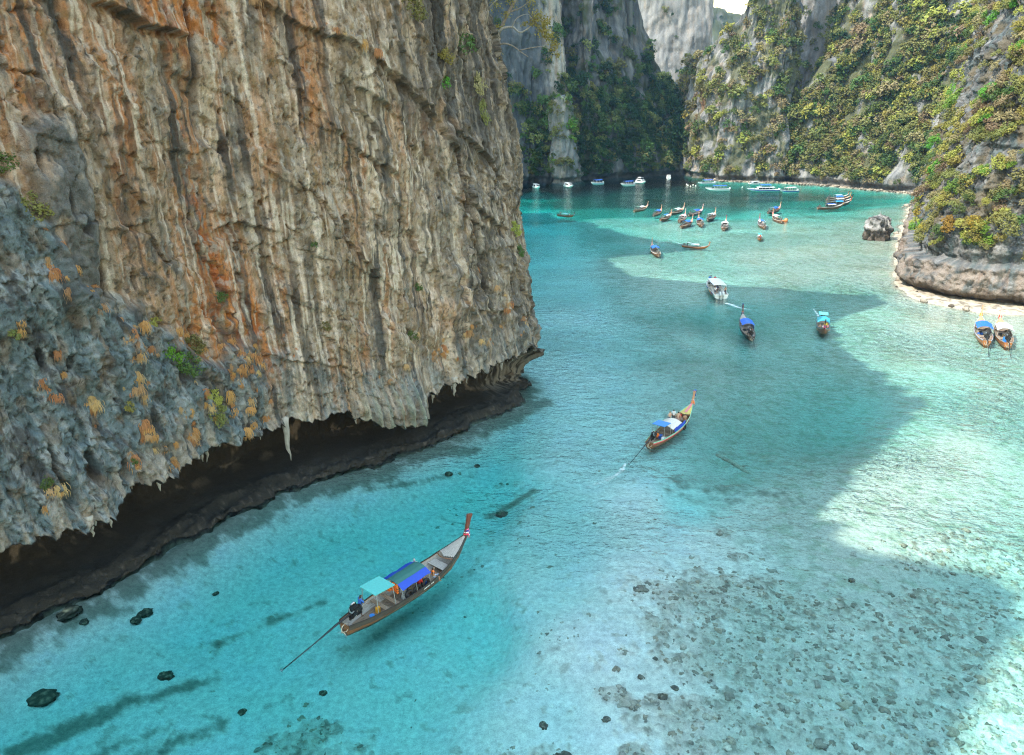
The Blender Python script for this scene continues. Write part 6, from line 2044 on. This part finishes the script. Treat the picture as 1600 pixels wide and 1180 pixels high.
    for s in (0, 6):
        tops = [rp[i][s] + Vector((0, 0, .42)) for i in range(15, 22)]
        rail_.tube(tops, .022, 5)
        for i in range(15, 22, 2): rail_.tube([rp[i][s], rp[i][s] + Vector((0, 0, .42))], .018, 4)
    rail_.build('bow_rail', MET['steel'], root)
    return root


bc = cmat((.02, .11, .50), .6)
s1 = speedboat('white speedboat with orange and blue graphics and white roof, heading away with a wake', (1133, 474), (1103, 441), 3.0, 'open', GELCOAT, None, 2, L=11.5, graphic=True)
speedboat('white speedboat closest to the near headland on the far shore', (831, 292), (846, 297), 2.7, 'cabin', GELCOAT, None, 2, L=8)
speedboat('white speedboat second from left on the far shore, off the pinnacle', (881, 291), (897, 294), 2.7, 'cabin', GELCOAT, None, 2, L=8)
speedboat('pale blue speedboat with blue roof third from left on the far shore', (940, 288), (925, 289), 2.6, 'open', bc, (.35, .5, .62), 1, L=8)
speedboat('white speedboat with blue roof left of the flybridge one', (989, 290), (971, 291), 2.7, 'open', bc, None, 2, L=8.5)
speedboat('white speedboat with a small flybridge under the dark forest', (992, 285), (1011, 288), 2.8, 'cabin', GELCOAT, None, 2, fly=(.6, .6, .6), L=8.5)
speedboat('little white speedboat alone in the dark corner of the lagoon, stern to camera', (1045, 283), (1044, 276), 2.7, 'cabin', GELCOAT, None, 1, L=8)
speedboat('white speedboat with blue roof left of the sunlit buttress, upper of two', (1118, 288), (1088, 289), 2.9, 'open', bc, (.55, .6, .65), 2, L=10)
speedboat('white speedboat with blue roof left of the sunlit buttress, lower of two', (1141, 298), (1100, 298), 2.9, 'open', bc, None, 2, L=11.5)
speedboat('small white cabin boat behind the large blue striped speedboat', (1187, 289), (1168, 290), 2.6, 'cabin', GELCOAT, None, 1, L=7)
speedboat('large white speedboat with blue stripe and blue flybridge roof', (1217, 299), (1166, 299), 3.6, 'cabin', GELCOAT, (.015, .06, .42), 3, fly=(.02, .11, .50), L=15)
speedboat('white speedboat with blue stripe moored behind the large flybridge one', (1248, 300), (1216, 302), 3.0, 'open', GELCOAT, (.015, .08, .40), 2, L=11)

# ------------------------------------------------------------------ who and what is aboard
OR, YE, RED, WH = (.75, .17, .02), (.75, .40, .02), (.50, .03, .03), (.7, .7, .7)
person(b1, (-4.25, .50, .12), -8, 'steer', 'person in a blue shirt standing at the engine of the nearest boat', 2, (.03, .13, .50), None, (.02, .02, .025), 0)
person(b1, (1.55, -.72, .55), -35, 'sit', 'person in an orange life vest sitting in front of the nearest canopy', 1, None, OR, (.35, .45, .6), 0)
person(b1, (1.25, .85, .75), 40, 'sit', 'grey haired person in white by the far side of the nearest canopy', 0, WH, None, (.5, .5, .5), 3)
person(b1, (.35, -.50, .45), 10, 'sit', 'person in a dark red shirt under the nearest canopy', 1, RED, None, (.03, .03, .04), 1)
person(b1, (.80, -.35, .45), 0, 'sit', 'person in a yellow vest under the front of the nearest canopy', 0, None, YE, (.05, .05, .08), 1)
person(b1, (-.3, .35, .40), 0, 'sit', 'person in a navy shirt deep under the nearest canopy', 0, (.02, .03, .10), None, (.05, .05, .08), 0)
person(b2, (-3.9, .15, .42), 15, 'sit', 'person in an orange shirt steering the boat with the cream canopy', 2, OR, None, (.05, .06, .09), 0, s=1.1)
person(b2, (1.1, .80, .35), 60, 'stand', 'bare backed person with light hair at the left of the bow group', 0, None, None, (.03, .05, .15), 2)
person(b2, (1.95, .70, .35), 20, 'stand', 'person in a white shirt in the bow group', 0, WH, None, (.1, .1, .12), 1)
person(b2, (1.5, -.10, .40), 10, 'stand', 'person in pale pink swimwear standing among the bow group', 0, None, None, (.55, .36, .32), 0)
person(b2, (2.5, .15, .80), 200, 'sit', 'person in a red top facing back in the bow group', 1, RED, None, (.05, .04, .04), 0)
person(b2, (2.35, -.62, .80), 30, 'lean', 'dark haired person leaning back at the right of the bow group', 1, None, None, (.06, .05, .05), 0)
for (bt, loc, yaw, kd, lab, sk, tp, vs_, ht) in [
        (b3, (-3.9, .2, .15), 0, 'steer', 'person in dark clothes steering the dark boat with the plain blue canopy', 2, (.03, .03, .04), None, 0), (b3, (2.6, .45, .6), 90, 'sit', 'person in black at the bow of the dark blue canopied boat, left', 1, (.02, .02, .02), None, 0), (b3, (3.0, -.35, .6), -60, 'sit', 'person in grey at the bow of the dark blue canopied boat, right', 1, (.25, .24, .23), None, 0),
        (b3, (-2.6, -.4, .4), 20, 'sit', 'person in a red vest at the stern of the dark blue canopied boat', 1, None, (.5, .05, .03), 0),
        (b4, (2.9, .30, .35), 0, 'stand', 'person in a yellow shirt standing at the bow of the turquoise roofed boat', 1, (.75, .5, .03), None, 0), (b4, (2.6, -.55, .65), -40, 'sit', 'bare chested person at the left bow side of the turquoise roofed boat', 0, None, None, 1), (b4, (2.3, .68, .65), 40, 'sit', 'person in a pink top at the right bow side of the turquoise roofed boat', 0, (.65, .25, .28), None, 1),
        (b4, (3.4, 0, .8), 0, 'sit', 'person in white right at the bow of the turquoise roofed boat', 0, WH, None, 2), (b4, (-3.9, .2, .15), 0, 'steer', 'person in grey steering the turquoise roofed boat', 2, (.2, .2, .22), None, 0),
        (FB[1], (-3.9, .1, .15), 0, 'steer', 'person in dark blue steering the boat with the tall white cabin', 2, (.03, .04, .12), None, 0), (FB[2], (2.4, .2, .6), 0, 'sit', 'person in white at the bow of the lone brown boat near the headland', 0, WH, None, 1), (FB[2], (3.1, -.2, .7), 0, 'sit', 'person in pink at the bow of the lone brown boat near the headland', 0, (.6, .3, .3), None, 1),
        (FB[2], (-3.9, .1, .15), 0, 'steer', 'person in red steering the lone brown boat near the headland', 1, RED, None, 0), (FB[14], (2.5, 0, .3), 0, 'stand', 'person in orange at the bow of the tiny boat under a turquoise awning', 1, None, OR, 0), (FB[14], (-3.9, .1, .15), 0, 'steer', 'person in navy steering the tiny boat under a turquoise awning', 2, (.02, .04, .14), None, 0),
        (s1, (3.9, .45, .95), 0, 'stand', 'person in blue standing on the bow of the graphic speedboat, left', 0, (.06, .2, .5), None, 1), (s1, (4.2, .15, .95), 30, 'stand', 'person in grey standing on the bow of the graphic speedboat, middle', 1, (.3, .3, .32), None, 0), (s1, (3.6, -.55, .95), -20, 'stand', 'person in red standing on the bow of the graphic speedboat, right', 0, (.65, .04, .06), None, 0),
        (s1, (-4.6, 1.0, .5), 170, 'stand', 'person in white standing at the left of the graphic speedboat stern', 1, WH, None, 0), (s1, (-4.5, -1.0, .5), 190, 'stand', 'person in dark shorts standing at the right of the graphic speedboat stern', 1, None, None, 0), (s1, (-3.4, .35, .5), 0, 'stand', 'person in navy beneath the roof of the graphic speedboat', 1, (.03, .04, .10), None, 0)]:
    person(bt, loc, yaw, kd, lab, sk, tp, vs_, (.05, .05, .07), ht, s=1.4 if bt in (FB[1], FB[2], FB[14]) else 1.0)

HANG = MB()
for s in (1, -1):
    HANG.box((.0, s * .13, .25), (.12, .22, .55)); HANG.box((0, s * .12, .55), (.11, .12, .16))
HANG.box((-.05, 0, .36), (.06, .2, .4))
hm_ = HANG.mesh('life_jacket', M['vest'] if 'vest' in M else cmat(OR))
BANDS = MB().box((.0, 0, .32), (.135, .50, .035)).box((0, 0, .14), (.135, .50, .035)).mesh('strap', cmat((.03, .03, .03)))
for k, (loc, yaw, lab) in enumerate([((-1.72, .50, .80), 0, 'orange life jacket hanging at the back of the nearest canopy, left'), ((-1.70, .05, 1.0), 20, 'orange life jacket hanging at the back of the nearest canopy, middle'), ((-1.68, -.35, 1.0), -15, 'orange life jacket hanging at the back of the nearest canopy, right')]):
    o = link('life_jacket', hm_); o.matrix_world = b1.matrix_world @ Matrix.Translation(loc) @ Matrix.Rotation(rad(yaw), 4, 'Z')
    link('strap', BANDS, o); tag(o, lab, 'life jacket')

jc = MB().box((0, 0, .2), (.3, .2, .4)).tube([(-.1, 0, .4), (-.1, 0, .47), (.05, 0, .47), (.05, 0, .4)], .02, 5).build('fuel_can', cmat((.70, .33, .02)))
jc.matrix_world = b1.matrix_world @ Matrix.Translation((-3.25, -.15, .14)); tag(jc, 'yellow fuel can on the floor behind the nearest canopy', 'fuel can')
bk = MB().tube([(0, 0, 0), (0, 0, .32)], [.14, .18], 12).torus((0, 0, .32), .18, .015, 'z', 12, 4).build('bucket', cmat((.03, .20, .55)))
bk.matrix_world = b1.matrix_world @ Matrix.Translation((-4.0, -.42, .14)); tag(bk, 'blue bucket near the engine of the nearest boat', 'bucket')
bx_ = MB().box((0, 0, .17), (.5, .34, .34)).box((0, 0, .36), (.52, .36, .06)).build('cool_box', cmat((.70, .70, .70), .4))
bx_.matrix_world = b2.matrix_world @ Matrix.Translation((-3.5, -.55, .22)); tag(bx_, 'white cool box at the stern of the boat with the cream canopy', 'cool box')
bx_ = MB().box((0, 0, .17), (.5, .34, .34)).box((0, 0, .36), (.52, .36, .06)).build('cool_box', cmat((.02, .12, .5), .4))
bx_.matrix_world = b2.matrix_world @ Matrix.Translation((-2.9, .05, .16)); tag(bx_, 'blue cool box beside the driver of the cream canopied boat', 'cool box')
bx_ = MB().tube([(0, 0, 0), (0, 0, .75)], .26, 14).torus((0, 0, .5), .265, .02, 'z', 14, 4).build('barrel', cmat((.03, .20, .60), .4))
bx_.matrix_world = b6.matrix_world @ Matrix.Translation((-3.2, .1, .14)); tag(bx_, 'blue plastic barrel in the stern of the white canopied moored boat', 'barrel')
TY = MB().torus((0, 0, 0), .28, .10, 'y', 18, 8).mesh('tyre', cmat((.018, .018, .02), .8), True)
for bt, loc, lab in [(b2, (1.35, -1.10, .35), 'black tyre fender hanging on the side of the cream canopied boat'), (b1, (-.9, -.80, .55), 'black tyre inside the nearest boat below the canopy, rear'), (b1, (-.1, -.82, .55), 'black tyre inside the nearest boat below the canopy, middle'), (b1, (.75, -.80, .58), 'black tyre inside the nearest boat below the canopy, front')]:
    o = link('tyre', TY); o.matrix_world = bt.matrix_world @ Matrix.Translation(loc); tag(o, lab, 'tyre')
for k, (bt, n_) in enumerate([(b1, 6), (b3, 5), (b5, 6), (b6, 6)]):
    rr_ = random.Random(60 + k)
    for q in range(n_):
        w_, d_, h_ = rr_.uniform(.25, .5), rr_.uniform(.2, .4), rr_.uniform(.15, .35)
        cl_ = rr_.choice([('blue', (.03, .12, .4)), ('grey', (.35, .35, .34)), ('dark', (.05, .05, .055)), ('tan', (.35, .25, .15))])
        o = MB().box((0, 0, h_ / 2), (w_, d_, h_), None, .9).box((0, 0, h_ + .02), (w_ * .5, d_ * .25, .04)).build('bag', cmat(cl_[1]))
        wy = {b1: 'nearest boat', b3: 'dark blue canopied boat', b5: 'left moored boat by the beach', b6: 'right moored boat by the beach'}[bt]
        o.matrix_world = bt.matrix_world @ Matrix.Translation((rr_.uniform(-1.4, 1.2), rr_.uniform(-.5, .5), .14)) @ Matrix.Rotation(rr_.uniform(0, 3), 4, 'Z')
        tag(o, '%s bag stowed under the canopy of the %s' % (cl_[0], wy), 'bag', '%s bags of the %s' % (cl_[0], wy))
for k, (px, py) in enumerate([(1075, 290), (1079, 291.5), (1083, 289.5), (1087, 291), (1073, 288.5), (1160, 293)]):
    o = MB().tube([(0, 0, -.3), (0, 0, -.1), (0, 0, .2), (0, 0, .38), (0, 0, .42)], [.15, .38, .40, .22, .05], 12).build('buoy', cmat((.7, .68, .6), .4), None, True)
    o.location = water_at(px, py); tag(o, 'small white mooring buoy left of the blue roofed speedboats', 'buoy', 'white mooring buoys')
for k, (px, py, lab) in enumerate([(1228, 346, 'orange float at the stern of the lower white canopied boat, larger'), (1223, 347, 'orange float at the stern of the lower white canopied boat, smaller')]):
    o = MB().tube([(0, 0, -.3), (0, 0, -.1), (0, 0, .6), (0, 0, .9), (0, 0, 1.0)], [.15, .6, .62, .35, .08], 12).build('float', cmat((.75, .25, .08), .5), None, True)
    o.location = water_at(px, py); o.scale = (1 - .3 * k,) * 3; tag(o, lab, 'float')
# ropes of the rafted and moored boats
for bt, tgt in ((b5, (-.3, 3.0)), (b6, (-.3, 2.5))):
    pass

# ------------------------------------------------------------------ foam of propellers and wakes
fm = bpy.data.materials.new('foam'); fm.use_nodes = True
nt = fm.node_tree; p_ = nt.nodes['Principled BSDF']
p_.inputs['Base Color'].default_value = (.85, .88, .88, 1); p_.inputs['Roughness'].default_value = .7
fa = N(nt, 'ShaderNodeAttribute', attribute_name='fade'); geo_ = N(nt, 'ShaderNodeNewGeometry')
n1_ = N(nt, 'ShaderNodeTexNoise', Scale=1.6, Detail=6.0, Roughness=.7); nt.links.new(geo_.outputs['Position'], n1_.inputs['Vector'])
ad_ = N(nt, 'ShaderNodeMath', operation='ADD'); nt.links.new(n1_.outputs[0], ad_.inputs[0]); nt.links.new(fa.outputs['Fac'], ad_.inputs[1])
mr_ = N(nt, 'ShaderNodeMapRange'); mr_.inputs[1].default_value, mr_.inputs[2].default_value, mr_.inputs[3].default_value, mr_.inputs[4].default_value = .95, 1.4, 0, .85
nt.links.new(ad_.outputs[0], mr_.inputs[0])
tb_ = N(nt, 'ShaderNodeBsdfTransparent'); ms_ = N(nt, 'ShaderNodeMixShader')
nt.links.new(mr_.outputs[0], ms_.inputs[0]); nt.links.new(tb_.outputs[0], ms_.inputs[1]); nt.links.new(p_.outputs[0], ms_.inputs[2])
nt.links.new(ms_.outputs[0], nt.nodes['Material Output'].inputs['Surface'])


def wake(pts, w0, w1, s0, s1_, label):
    C2 = catmull([(water_at(*p).x, water_at(*p).y) for p in pts], 14)
    d = np.gradient(C2, axis=0); d /= np.linalg.norm(d, axis=1, keepdims=True)
    n = np.stack([-d[:, 1], d[:, 0]], 1)
    K = 9
    t = np.linspace(0, 1, len(C2)); k = np.linspace(-1, 1, K)
    w = (w0 + (w1 - w0) * t)
    V = np.zeros((len(C2), K, 3)); V[..., :2] = C2[:, None] + n[:, None] * (w[:, None] * k[None])[..., None]; V[..., 2] = .02
    fade = (s0 + (s1_ - s0) * t)[:, None] * (1 - np.abs(k[None]) ** 1.6) - .08 * np.abs(k[None])
    o = link('wake_foam', np_mesh('wake_foam', V, grid_faces(len(C2), K), [fm], attrs={'fade': fade}))
    tag(o, label, kind='stuff')


wake([(978, 724), (968, 738), (945, 752), (915, 764), (885, 772)], .30, 2.6, .66, .34, 'foam thrown by the propeller of the cream canopied boat')
wake([(536, 988), (520, 990), (500, 1000)], .5, .7, .55, .2, 'foam at the stern of the nearest boat')
wake([(560, 972), (600, 955), (660, 925), (700, 898)], .12, .3, .55, .35, 'thin bow wave along the nearest boat')
wake([(1134, 474), (1142, 476), (1155, 481), (1172, 484), (1200, 488), (1230, 496)], .9, 1.6, .95, .28, 'white wake behind the graphic speedboat')
wake([(1279, 494), (1272, 484), (1262, 477), (1240, 464)], .4, 1.4, .75, .25, 'wake behind the turquoise roofed boat')
wake([(1073, 384), (1062, 381), (1040, 372), (1010, 362)], .5, 1.6, .85, .3, 'wake behind the white cabin longtail')
wake([(873, 337), (862, 335), (845, 333)], .4, 1.2, .8, .3, 'wake behind the lone brown boat')
wake([(1173, 537), (1174, 541), (1176, 549)], .35, .9, .6, .2, 'small wake behind the dark blue canopied boat')
wake([(1183, 364), (1172, 362), (1160, 362)], .3, 1.0, .6, .3, 'wake behind the tiny turquoise awning boat')
wake([(1100, 300), (1092, 301), (1078, 301)], .5, 1.0, .7, .35, 'pale wake beside the lower blue roofed speedboat')
wake([(846, 299), (855, 299), (862, 299)], .5, .8, .7, .3, 'pale wake off the first speedboat')
